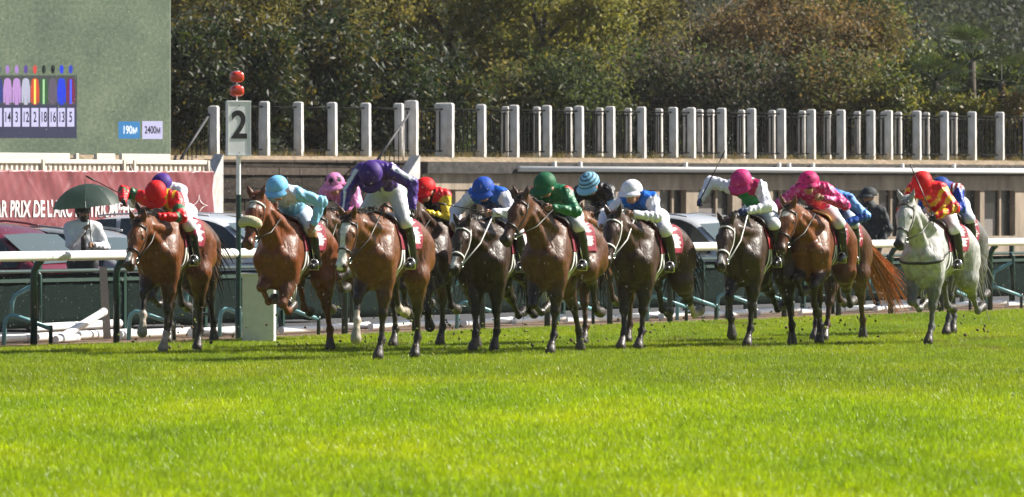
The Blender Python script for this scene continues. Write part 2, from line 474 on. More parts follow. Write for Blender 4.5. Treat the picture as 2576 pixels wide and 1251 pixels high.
    B.cone((.42, 0, 1.24), B0 + nv * .12, .245, .20, .08, 'neck', .62, lat)
    B.cone(B0 + nv * .10, B0 + nv * .40, .20, .15, .05, 'neck', .56, lat)
    B.cone(B0 + nv * .40, P, .15, .11, .04, 'neck', .62, lat)
    for s in (1, -1):
        B.cone(B0 + nv * .50 + lat * (.055 * s) - nu * .055, np.array((.655, .055 * s, 1.22)), .040, .062, .022, 'neck')
        B.cone(B0 + nv * .45 + lat * (.075 * s) + nu * .02, np.array((.44, .125 * s, 1.36)), .045, .065, .025, 'neck')
    e, yh = math.radians(pitch), math.radians(yaw + hyaw)
    hd = np.array((math.cos(e) * math.cos(yh), math.cos(e) * math.sin(yh), -math.sin(e)))
    hl = np.array((-math.sin(yh), math.cos(yh), 0.0)); hp = np.cross(hd, hl); hp /= np.linalg.norm(hp)
    if hp[2] < 0 and pitch < 89: hp = -hp
    hpt = lambda a, b, c=0.0: P + hd * a + hp * b + hl * c
    B.cone(hpt(-.02, -.01), hpt(.2, .005), .098, .105, .04, 'face', .84, hl)
    B.cone(hpt(.15, .0), hpt(.48, -.012), .100, .064, .04, 'face', .80, hl)
    B.cone(hpt(.10, -.085), hpt(.20, -.085), .085, .088, .04, 'jaw', .72, hl)
    B.cone(hpt(.20, -.075), hpt(.50, -.055), .070, .042, .04, 'jaw', .75, hl)
    B.ball(hpt(.52, -.012), .066, .03, 'muzzle', .95, hl); B.ball(hpt(.53, -.06), .045, .03, 'muzzle', .95, hl)
    for s in (1, -1):
        B.ball(hpt(.535, .016, .038 * s), .030, .02, 'nostril')
        B.ball(hpt(.165, .040, .070 * s), .036, .025, 'brow')
        B.ball(hpt(.185, .030, .082 * s), .022, .008, 'eye')
        ear0 = hpt(-.02, .06, .055 * s); ed = nu * .55 + hp * .5 + lat * (.25 * s); ed /= np.linalg.norm(ed)
        B.cone(ear0, ear0 + ed * .07, .030, .032, .02, 'ear', .75, nv); B.cone(ear0 + ed * .07, ear0 + ed * .155, .032, .007, .015, 'ear', .6, nv)
    V, Q = B.mesh(.0155, relax=1)
    # coat ------------------------------------------------------------
    idx, tt = B.nearest(V); labs = np.array([p[5] for p in B.p])[idx]
    base = np.array(coat['base']); pts = np.array(coat.get('points', base)); col = np.repeat(base[None], len(V), 0)
    belly = np.clip((1.0 - V[:, 2]) / .25, 0, 1)[:, None] * coat.get('under', .25)
    col = col * (1 - belly) + pts * belly
    lo_b = coat.get('leg_from', .45)
    for key in ('fr', 'fl', 'hr', 'hl'):
        m = labs == key + '0'; w = np.clip((tt[m] - lo_b) / .5, 0, 1)[:, None] if m.any() else 0
        half = m & (idx % 1 == 0)
        zk = joints[key][0][2]
        if m.any():
            knee = np.linalg.norm(V[m] - joints[key][0], axis=1); w = np.clip((.62 - knee) / .34, 0, 1)[:, None] * coat.get('leg_amt', 1.0)
            col[m] = col[m] * (1 - w) + pts * w
        m = np.isin(labs, [key + '1', key + '2']); col[m] = col[m] * (1 - coat.get('leg_amt', 1.0)) + pts * coat.get('leg_amt', 1.0)
        so = coat.get('socks', {}).get(key)
        if so:
            dd = np.linalg.norm(V - joints[key][1], axis=1)
            m = (np.isin(labs, [key + '1', key + '2'])) & (dd < so); col[m] = (.46, .38, .32)
        m = labs == key + 'h'; col[m] = coat.get('hoof', (.055, .045, .04)) if not (so and so > .12) else (.30, .26, .2)
    rel = V - P; al = rel @ hd; la = rel @ hl; up = rel @ hp
    hm = np.isin(labs, ['face', 'jaw', 'muzzle', 'nostril', 'brow'])
    w = np.clip((al - .36) / .16, 0, 1)[:, None] * np.where(hm, 1, 0)[:, None] * coat.get('muz_amt', .8)
    col = col * (1 - w) + np.array(coat.get('muzzle', (.03, .022, .018))) * w
    bl = coat.get('blaze')
    if bl:
        wd = bl[0] * (1 + .35 * np.sin(al * 17)); m = hm & (np.abs(la + bl[3] if len(bl) > 3 else la) < wd) & (up > .0) & (al > bl[1]) & (al < bl[2]); col[m] = (.68, .64, .6)
    m = labs == 'eye'; col[m] = (.008, .006, .005)
    m = (labs == 'nostril') & (al > .55); col[m] = (.02, .012, .012)
    m = labs == 'ear'; col[m] = col[m] * .8
    if coat.get('dapple'):
        n = np.sin(V[:, 0] * 31 + np.sin(V[:, 2] * 23)) * np.sin(V[:, 1] * 29 + 1) * np.sin(V[:, 2] * 33 + np.sin(V[:, 0] * 19))
        m = ~hm; col[m] = col[m] * (1 + .12 * n[m])[:, None]
    # placement ---------------------------------------------------------
    rzz = HRZ + math.radians(rz + 6); fw = Vector((math.cos(rzz), math.sin(rzz), 0))
    loc = Vector((WX(u, D), D, 0)) - fw * (.6 * size); loc.z = (-zmin + airborne) * size
    root = thing('race_horse', label, 'horse', loc, rzz, group); root.scale = (size,) * 3
    part = lambda n, me: link(bpy.data.objects.new(n, me), root)
    part('body', mesh_np('horse_body', V, Q, M_COAT, col))
    # mane, forelock, tail ----------------------------------------------
    mane = coat.get('mane', (.015, .012, .01)); rows = []
    side = 1 if R.random() < .4 else -1
    for i in range(46):
        t = R.uniform(.08, 1.0); p = B0 + nv * (.66 * t) + nu * (.19 * (1 - t) + .10) ; p = p + lat * R.uniform(-.012, .012)
        L = R.uniform(.10, .19); d1 = nu * .35 + lat * (side * R.uniform(.1, .6)) - nv * R.uniform(.3, .9)
        d1 /= np.linalg.norm(d1); q1 = p + d1 * L * .5; q2 = q1 + (d1 * .55 + np.array((0, 0, -.55)) + lat * side * .2) * L * .6
        rows.append(([p - nu * .02, p, q1, q2], R.uniform(.010, .017), tuple(np.array(mane) * R.uniform(.7, 1.5))))
    for i in range(9):
        p = hpt(-.03, .09, R.uniform(-.03, .03)); L = R.uniform(.08, .14)
        q = p + (hd * .8 + hp * .35 + hl * R.uniform(-.5, .5)) * L; rows.append(([p, (p + q) / 2 + hp * .015, q], .011, tuple(np.array(mane) * R.uniform(.7, 1.4))))
    mb = MB(); strands(mb, rows); part('mane', mb.mesh('mane', M_HAIR, True, True))
    rows = []; tc = np.array(coat.get('tail', mane)); dock = np.array((-.86, 0, 1.30)); tu = tail_up
    for i in range(150):
        a = R.gauss(0, .45); L = R.uniform(.5, .78); sp = R.gauss(0, .45); j = lambda k: np.array((0, R.uniform(-k, k), R.uniform(-k, k)))
        p0 = dock + np.array((.06, 0, 0)) + j(.03); p1 = dock + np.array((-.12, .02 * a, .05 + .04 * tu)) + j(.035)
        p2 = p1 + np.array((-.20 * L, .05 * a + .08 * tail_side, -.07 + .10 * tu + .05 * sp)); p3 = p2 + np.array((-.26 * L, .10 * a + .14 * tail_side, -.20 + .18 * tu + .12 * sp)); p4 = p3 + np.array((-.20 * L, .10 * a + .14 * tail_side, -.24 + .16 * tu + .14 * sp)) + j(.05)
        rows.append(([p0, p1, (p1 + p2) / 2 + np.array((-.01, 0, .015)), p2, p3, p4], R.uniform(.012, .020) if i > 20 else .030, tuple(tc * R.uniform(.65, 1.4))))
    mb = MB(); strands(mb, rows); part('tail', mb.mesh('tail', M_HAIR, True, True))
    # bridle ---------------------------------------------------------------
    bm_ = {'dark': M_LEATHER, 'brown': M_BROWNLEATHER, 'white': M_WEB}[bridle]
    A = [2 * math.pi * i / 20 for i in range(20)]
    mb = MB(); c = hpt(.36, -.03); strap(mb, ring_on(B, c, hd, hp, A), c, .020, .005, True)
    nb = part('noseband', mb.mesh('noseband', bm_, True))
    if fleece:
        mb = MB(); c = hpt(.31, -.02); rp = ring_on(B, c, hd, hp, [(-1.25 + 2.5 * i / 10) for i in range(11)], off=.038)
        mb.tube(rp, [.030, .05, .056, .057, .058, .058, .058, .057, .056, .05, .030], n=10)
        part('fleece_noseband', mb.mesh('fleece_noseband', M_FLEECE, True))
    mb = MB(); c = hpt(.06, -.03); strap(mb, ring_on(B, c, hd, hp, [-1.6 + 3.2 * i / 14 for i in range(15)]), c, .018, .005)
    part('browband', mb.mesh('browband', M_WEB if bridle == 'white' or fleece else bm_, True))
    mb = MB()
    bit = {}
    for s in (1, -1):
        prof = [(.02, .02), (.12, -.02), (.22, -.035), (.33, -.045), (.44, -.05)]
        pp = [surf(B, hpt(a, b)[None], (hl * s)[None], .3)[0] for a, b in prof]
        strap(mb, pp, [hpt(a, b) for a, b in prof], .016, .005); bit[s] = pp[-1] + hl * s * .008
    part('cheek_straps', mb.mesh('cheek_straps', bm_, True))
    for s in (1, -1):
        mb = MB(); c = bit[s]; mb.tube([c + hd * math.cos(t) * .03 + hp * math.sin(t) * .03 for t in [2 * math.pi * i / 10 for i in range(11)]], .006, n=5)
        part('bit_ring', mb.mesh('bit_ring', M_STEEL, True))
    hands = hands or {1: (.74, .11, 1.54), -1: (.74, -.11, 1.54)}
    for s in (1, -1):
        h = np.array(hands[s]); mid = (bit[s] + h) / 2 + np.array((0, 0, -.04)) + lat * s * .03
        mb = MB(); mb.tube([bit[s], mid, h, h + np.array((-.12, -s * .03, -.10))], .0085, n=5); part('rein', mb.mesh('rein', M_WEB if bridle == 'white' else bm_, True))
    # saddle cloth, saddle, girth, stirrups -----------------------------------
    def wrap(x0, x1, nx, amax, na, off, mat_, name, colf=None, drop=None, th=.006, taper=0.0, cz=1.2):
        pts = []; cols = []
        for i in range(nx):
            fx = i / (nx - 1); x = lerp(x0, x1, fx); am = amax * (1 - taper * abs(fx - .45) * 2)
            an = [am * (2 * j / (na - 1) - 1) for j in range(na)]
            pts.append(ring_on(B, (x, 0, cz), (1, 0, 0), (0, 0, 1), an, off, .6))
            cols += [colf(fx, a / am) if colf else (1, 1, 1) for a in an]
        G = np.array(pts); O = G - np.array((0, 0, cz)); O[:, :, 0] = 0; O /= np.linalg.norm(O, axis=2, keepdims=True)
        top = (G + O * th).reshape(-1, 3); bot = G.reshape(-1, 3); n = nx * na; fs = []
        for i in range(nx - 1):
            for j in range(na - 1):
                a = i * na + j; q = (a, a + 1, a + na + 1, a + na); fs.append(q); fs.append(tuple(n + k for k in reversed(q)))
        rim = [i * na for i in range(nx)] + [(nx - 1) * na + j for j in range(1, na)] + [i * na + na - 1 for i in range(nx - 2, -1, -1)] + [j for j in range(na - 2, 0, -1)]
        for k in range(len(rim)):
            a, b = rim[k], rim[(k + 1) % len(rim)]; fs.append((a, b, n + b, n + a))
        return part(name, mesh_np(name, np.concatenate([top, bot]), fs, mat_, np.array(cols * 2) if colf else None))
    mar = np.array((.24, .012, .035)) if cloth == 'maroon' else np.array((.42, .015, .02)); wh = np.array((.70, .68, .66))
    zf = R.choice((7, 9, 11, 13)); zp = R.random(); zb_ = R.uniform(.36, .60); ze = R.uniform(.52, .74)
    def cf(fx, fa):
        a = abs(fa)
        if cloth == 'red': return tuple(mar) if a > .72 else tuple(wh if fx < .25 else mar * .6)
        z = (fa * zf * (1 if fa > 0 else -1) + zp) % 1.0
        if a > .86: return tuple(mar)
        if fx < .03 + .10 * abs(z - .5) * 2: return tuple(mar)
        if zb_ < a < zb_ + .08 and fx < ze - .1: return tuple(mar)
        return tuple(wh if fx < ze else mar)
    wrap(-.36, .34, 28, 1.66, 61, .010, M_CLOTH, 'saddle_cloth', cf)
    wrap(-.08, .36, 12, 1.02, 17, .024, {'black': M_LEATHER, 'brown': M_BROWNLEATHER, 'tan': M_TANLEATHER}[seat], 'saddle', taper=.35, th=.02)
    mb = MB(); c = (.26, 0, 1.2)
    for dx in (-.035, .035):
        strap(mb, ring_on(B, (.26 + dx, 0, 1.2), (1, 0, 0), (0, 0, 1), [1.35 + (2 * math.pi - 2.7) * i / 24 for i in range(25)], .008, .6), (.26 + dx, 0, 1.2), .045, .005)
    part('girth', mb.mesh('girth', M_WEB if arcwhite else M_LEATHER, True))
    for s in (1, -1):
        f = np.array((foot or {}).get(s, (.17, .30 * s, 1.01))); mb = MB()
        mb.tube([f + np.array((0, .055 * math.cos(t), -.012 + .095 * math.sin(t) if math.sin(t) > 0 else -.035)) for t in [2 * math.pi * i / 12 for i in range(13)]], .009, n=5)
        mb.tube([f + np.array((0, 0, .09)), (.18, .26 * s, 1.32)], .008, n=4)
        part('stirrup', mb.mesh('stirrup', M_STEEL, True))
    if breast:
        mb = MB(); c = np.array((.45, 0, 1.15)); an = [-2.2 + 4.4 * i / 26 for i in range(27)]
        strap(mb, ring_on(B, c, (.35, 0, .94), (1, 0, 0), an, .007, .6), c, .028, .005); part('breast_girth', mb.mesh('breast_girth', M_LEATHER, True))
    return dict(root=root, loc=loc, rz=rzz, body=B, z=loc.z, size=size)
# ------------------------------------------------------------------ jockeys and other people
def fingers(mb, H, fore, side_ax, curl_ax, col):
    """four curled fingers and a thumb rooted in the palm at H"""
    mb.cur = col
    f = Vector(fore).normalized(); a = Vector(side_ax).normalized(); c = Vector(curl_ax).normalized(); H = Vector(H)
    for k, (o, L) in enumerate(((-.027, .030), (-.009, .034), (.009, .033), (.027, .026))):
        p0 = H + f * .025 + a * o; p1 = p0 + f * L; p2 = p1 + (c * .8 + f * .1) * L * .9; p3 = p2 + (c * .2 - f * .9) * L * .7
        mb.tube([p0, p1, p2, p3], [.0105, .0100, .0092, .0078], n=6)
    p0 = H - a * .026 + f * .002; p1 = p0 - a * .018 + f * .022 + c * .012; p2 = p1 + f * .02 + c * .022 + a * .008
    mb.tube([p0, p1, p2], [.0125, .011, .008], n=6)

def head_prims(B, c, up, fw, lat, skin='skin'):
    h = lambda u_, f_, l_=0.0: c + up * u_ + fw * f_ + lat * l_
    B.cone(h(.03, -.02), h(.035, .02), .088, .085, .02, 'skull', .9, lat)
    B.cone(h(.0, .035), h(-.065, .045), .066, .052, .03, 'face', .9, lat)
    B.cone(h(-.085, .045, -.018), h(-.085, .045, .018), .036, .036, .03, 'face')
    B.cone(h(-.005, .092), h(-.038, .108), .011, .016, .012, 'face'); B.ball(h(-.072, .090), .016, .012, 'lips', .6, up)
    B.cone(h(.018, .088, -.03), h(.018, .088, .03), .013, .013, .012, 'face')
    for s in (1, -1): B.ball(h(-.012, -.005, .083 * s), .022, .01, 'face', .5, lat)

def helmet_mesh(name, c, up, fw, lat, r, colf, mat_, peak=True, nu=32, nv=13):
    """domed racing cap with a peak; colf(azimuth, polar) gives the colour"""
    mb = MB(); V = []; cols = []; top = []; P = lambda az, ph, rr, k=1.0: c + up * (.028 + math.cos(ph) * rr * .92) + (fw * (math.cos(az) * 1.08) + lat * math.sin(az) * .96) * (math.sin(ph) * rr)
    phm = 1.72
    for j in range(nv + 1):
        ph = .02 + (phm - .02) * j / nv
        for i in range(nu):
            az = 2 * math.pi * i / nu; rj = r * (1 + (.016 * abs(math.sin(az * 3)) - .010 + .006 * math.sin(az * 13 + ph * 9)) * min(1, ph * 1.5) * (1 - .12 * (ph < .5))); d = .05 * max(0, -math.cos(az)) * (j / nv) ** 3
            V.append(P(az, ph + d, rj)); cols.append(colf(az, ph))
    for i in range(nu):
        az = 2 * math.pi * i / nu; V.append(P(az, phm - .02, r - .02)); cols.append((.02, .02, .02))
    Q = [(j * nu + i, (j + 1) * nu + i, (j + 1) * nu + (i + 1) % nu, j * nu + (i + 1) % nu) for j in range(nv + 1) for i in range(nu)]
    V.append(P(0, 0, r)); cols.append(colf(0, 0)); Q = [tuple(q) for q in Q]
    t = len(V) - 1
    for i in range(0, nu, 2): Q.append((t, i, (i + 1) % nu, (i + 2) % nu))
    if peak:
        o = len(V); m = 11
        for zz, th in ((0, .006), (1, -.006)):
            for k in range(3):
                for i in range(m):
                    az = -1.0 + 2.0 * i / (m - 1); ext = (.0, .035, .062)[k] * math.cos(az * .9) + .002
                    q = P(az, 1.50, r + .001) + (fw * math.cos(az) + lat * math.sin(az)) * ext - up * (.018 * k + .004 - th); V.append(q); cols.append(colf(az, 1.6))
        for k in range(2):
            for i in range(m - 1):
                a = o + k * m + i; Q.append((a, a + 1, a + m + 1, a + m)); b = a + 3 * m; Q.append((b, b + m, b + m + 1, b + 1))
        for i in range(m - 1):
            a = o + 2 * m + i; Q.append((a, a + 1, a + 1 + 3 * m, a + 3 * m))
    return mesh_np(name, V, Q, mat_, np.array([tuple(x) for x in cols]))

def jockey(label, hs, silk, cap, hip=(-.04, 1.70), sh=(.40, 1.90), head=(.60, 1.985), tilt=33, lean=0.0, hyaw=0.0,
           hands=None, breech=(.70, .70, .74), boot=(.012, .012, .013), boot_top=None, glove=None, goggles=True, skin=(.32, .17, .10),
           foot=None, seed=1, elbow=None, capr=.128):
    """silk(label, t, side, p) -> colour;  cap(az, polar) -> colour; horse-frame coordinates"""
    R = random.Random(seed); B = Body(); A = np.array
    hip = (hip[0] - .05, hip[1] - .13); sh = (sh[0], sh[1] - .115); head = (head[0], head[1] - .115)
    org = A((.05, 0, 1.45))
    hipc = A((hip[0], lean * .3, hip[1])); shc = A((sh[0], lean, sh[1])); hc = A((head[0], lean * 1.25, head[1]))
    lat = A((0, 1.0, 0)); sp = shc - hipc; L = np.linalg.norm(sp); spn = sp / L; bn = np.cross(lat, spn); bn /= np.linalg.norm(bn)
    if bn[2] < 0: bn = -bn
    mid = hipc + sp * .5 + bn * .045
    hands = hands or {1: (.74, .11, 1.54), -1: (.74, -.11, 1.54)}
    B.cone(hipc + lat * .075, hipc - lat * .075, .112, .112, .05, 'pelvis')
    B.cone(hipc + sp * .12 + bn * .01, mid, .128, .125, .05, 'waist', .80, bn)
    B.cone(mid, shc - sp * .10 + bn * .01, .135, .150, .05, 'chest', .74, bn)
    B.cone(shc + lat * .135, shc - lat * .135, .078, .078, .06, 'yoke')
    nk = shc + (hc - shc) * .4; B.cone(shc, hc - (hc - shc) * .2, .062, .055, .03, 'neck')
    e = math.radians(tilt); yh = math.radians(hyaw)
    fw = A((math.cos(e) * math.cos(yh), math.cos(e) * math.sin(yh), -math.sin(e))); hl = A((-math.sin(yh), math.cos(yh), 0.)); up = np.cross(fw, hl)
    if up[2] < 0: up = -up
    n_torso = len(B.p)
    arm = {}; leg = {}
    for s in (1, -1):
        S = shc + lat * (.165 * s); H = A(hands[s], float)
        hint = (elbow or {}).get(s, (-.35, .75 * s, -.35)); E, Wr = ik(S, H, .285, .265, hint)
        arm[s] = (S, E, Wr)
        B.cone(S, E, .068, .052, .03, 'sleeve_up', 1.0); B.cone(E, Wr, .052, .034, .03, 'sleeve_lo'); B.ball(S, .070, .03, 'shoulder')
        d = (Wr - E); d /= np.linalg.norm(d)
        B.cone(Wr - d * .005, Wr + d * .04, .031, .036, .015, 'hand', .8, lat)
    for s in (1, -1):
        Hp = hipc + lat * (.085 * s); T = A((foot or {}).get(s, (.17, .30 * s, 1.01))); An = T + A((-.13, -.012 * s, .065))
        Kn, An2 = ik(Hp, An, .43, .42, (1.0, .42 * s, .15)); leg[s] = (Hp, Kn, An)
        B.cone(Hp, Kn, .098, .066, .04, 'thigh'); B.ball(Kn, .063, .03, 'thigh')
        B.cone(Kn, lerp(Kn, An, .4), .058, .060, .02, 'shin'); B.cone(lerp(Kn, An, .4), An, .060, .043, .02, 'shin')
        B.cone(An + A((-.045, 0, -.035)), T + A((.07, 0, 0)), .036, .031, .02, 'foot'); B.cone(An, An + A((-.03, 0, -.04)), .042, .036, .02, 'foot')
    head_prims(B, hc, up, fw, hl)
    # meshes -------------------------------------------------------------
    size = hs['size']; root = thing('person', label, 'jockey', hs['loc'] + Matrix.Rotation(hs['rz'], 3, 'Z') @ Vector(org * size), hs['rz'], 'jockeys in the race')
    root.scale = (size,) * 3
    part = lambda n, me: link(bpy.data.objects.new(n, me), root)
    sub = lambda names: [p for p in B.p if p[5] in names]
    sk = A(skin); gl = A(glove) if glove is not None else sk
    V, Q = B.mesh(.0165, off=-.003)
    idx, tt = B.nearest(V); labs = A([p[5] for p in B.p])[idx]
    col = np.repeat(sk[None], len(V), 0); col[labs == 'hand'] = gl; col[labs == 'lips'] = sk * (.9, .5, .5)
    me = mesh_np('person_body', V - org, Q, M_SKIN, col)
    mb = MB(); mb.cur = tuple(gl)
    for s in (1, -1):
        S, E, Wr = arm[s]; d = Wr - E; d /= np.linalg.norm(d); fingers(mb, Wr + d * .035 - org, d, np.cross(d, lat) if abs(d[1]) < .8 else A((0, 0, 1.)), -lat * s, tuple(gl))
    fm = mb.mesh('fingers', M_SKIN, True, True)
    b2 = bmesh.new(); b2.from_mesh(me); b2.from_mesh(fm); b2.to_mesh(me); b2.free(); bpy.data.meshes.remove(fm)
    me.polygons.foreach_set('use_smooth', np.ones(len(me.polygons), bool)); part('body', me)
    Bs = Body(); Bs.p = sub(('waist', 'chest', 'yoke', 'sleeve_up', 'sleeve_lo', 'shoulder'))
    V, Q = Bs.mesh(.0125, off=.009)
    # cloth folds: real relief on the silk
    q = V * 1.0; fold = np.sin(q[:, 0] * 42 + 6 * np.sin(q[:, 1] * 14 + seed) + q[:, 2] * 27) * np.sin(q[:, 2] * 35 + q[:, 1] * 31 + seed * 2.1)
    idx, tt = Bs.nearest(V); labs = A([p[5] for p in Bs.p])[idx]
    cen = A([Bs.p[i][0] for i in idx]) * (1 - tt[:, None]) + A([Bs.p[i][1] for i in idx]) * tt[:, None]; nn = V - cen; nn /= np.linalg.norm(nn, axis=1, keepdims=True) + 1e-6
    fold2 = np.sin(q[:, 0] * 90 + 5 * np.sin(q[:, 2] * 33 + seed)) * np.sin(q[:, 1] * 75 - q[:, 2] * 60); V2 = V + nn * (fold * .009 + fold2 * .003)[:, None]
    rel = V - hipc; ts = (rel @ spn) / L; lt = V[:, 1] - lean * .6; bk = rel @ bn; sl = np.isin(labs, ('sleeve_up', 'sleeve_lo')); bk[sl] = (nn @ A((.55, 0, .83)))[sl]
    cols = A([silk(labs[i], tt[i] if labs[i] in ('sleeve_up', 'sleeve_lo') else ts[i], lt[i], bk[i]) for i in range(len(V))])
    part('silk_shirt', mesh_np('silk_shirt', V2 - org, Q, M_SILK, cols))
    Bb = Body(); Bb.p = sub(('pelvis', 'thigh'))
    Bb.cone(hipc, hipc + sp * .16, .118, .120, .04, 'pelvis', .85, bn)
    V, Q = Bb.mesh(.014, off=.006); fold = np.sin(V[:, 0] * 38 + V[:, 2] * 30) * np.sin(V[:, 1] * 40 + V[:, 2] * 17)
    br = np.repeat(A(breech)[None], len(V), 0)
    part('breeches', mesh_np('breeches', V - org + (V - V.mean(0)) * (fold * .006)[:, None], Q, M_BREECH, br))
    for s in (1, -1):
        Bb = Body(); Hp, Kn, An = leg[s]
        Bb.p = [p for p in B.p if p[5] in ('shin', 'foot') and (p[0][1] * s > 0)]
        V, Q = Bb.mesh(.014, off=.006); bc = np.repeat(A(boot)[None], len(V), 0)
        if boot_top is not None: bc[V[:, 2] > lerp(Kn, An, .28)[2]] = boot_top
        part('boot', mesh_np('boot', V - org, Q, M_BOOT, bc))
    o = part('cap', helmet_mesh('cap', hc - org, up, fw, hl, capr, cap, M_CAP))
    if goggles:
        mb = MB(); strap(mb, [hc - org + up * .008 + (fw * math.cos(t) * 1.0 + hl * math.sin(t) * .82) * .108 for t in [-1.0 + 2.0 * i / 10 for i in range(11)]], hc - org, .05, .008)
        part('goggles', mb.mesh('goggles', M_GOGGLE, True))
    toW = lambda p: root.matrix_basis @ Vector(A(p) - org)
    return dict(root=root, arm=arm, toW=toW, hc=hc, up=up, fw=fw)

def whip(label, jk, s, direction, back=.12, L=.62):
    S, E, Wr = jk['arm'][s]; d = np.array(direction, float); d /= np.linalg.norm(d); dd = Wr - E; dd /= np.linalg.norm(dd); h = Wr + dd * .055
    p0 = jk['toW'](h - d * back); p1 = jk['toW'](h + d * (L - .1)); p2 = jk['toW'](h + d * L)
    root = tag(bpy.data.objects.new('riding_whip', None), label, 'whip', 'riding whips'); link(root); root.location = p0
    mb = MB(); mb.tube([Vector((0, 0, 0)), (p1 - p0)], [.009, .006], n=6); mb.build('shaft', M_LEATHER, root, True)
    q = p1 - p0; r = p2 - p0; mb = MB(); mb.tube([q - (r - q) * .4, q, (q + r) / 2, r], [.008, .014, .017, .010], n=6, flat=((1, 0, 0), .5)); mb.build('flap', M_LEATHER, root, True)
# ------------------------------------------------------------------ ground
RL0 = Vector((WX(85, GD(870)), GD(870), 0))             # running rail, post seen at the left
RN = Vector((RAIL_DIR.y, -RAIL_DIR.x, 0))                 # from the rail towards the track
def rail_pt(s, off=0.0, z=0.0): 
    p = RL0 + RAIL_DIR * s - RN * off; return Vector((p.x, p.y, z))

M_TURF = mat('turf_soil', (.13, .19, .012), rough=.95, spec=.0, noise=.35, nscale=3, col2=(.19, .24, .012))
M_DIRT = mat('dirt', (.16, .10, .06), rough=.95, noise=.35, nscale=6, bump=.6, bscale=20)
M_TARMAC = mat('tarmac', (.06, .06, .062), rough=.8, noise=.25, nscale=10)
mb = MB(); mb.poly([(-900, -60, -.012), (900, -60, -.012), (900, 1500, -.012), (-900, 1500, -.012)], [(0, 1, 2, 3)])
struct(mb.build('ground', M_TARMAC))
a, b, c_, d_ = rail_pt(-90, -.9), rail_pt(90, -.9), Vector((60, 150, 0)), Vector((60, 2, 0))
mb = MB(); mb.poly([(a.x, a.y, 0), (d_.x, d_.y, 0), (c_.x, 160, 0), (b.x, b.y, 0)], [(0, 1, 2, 3)])
struct(mb.build('turf_track', M_TURF))
mb = MB(); p = [rail_pt(-60, -.9), rail_pt(75, -.9), rail_pt(75, 3.2), rail_pt(-60, 3.2)]; mb.poly([(q.x, q.y, -.005) for q in p], [(0, 1, 2, 3)])
struct(mb.build('dirt_strip', M_DIRT))

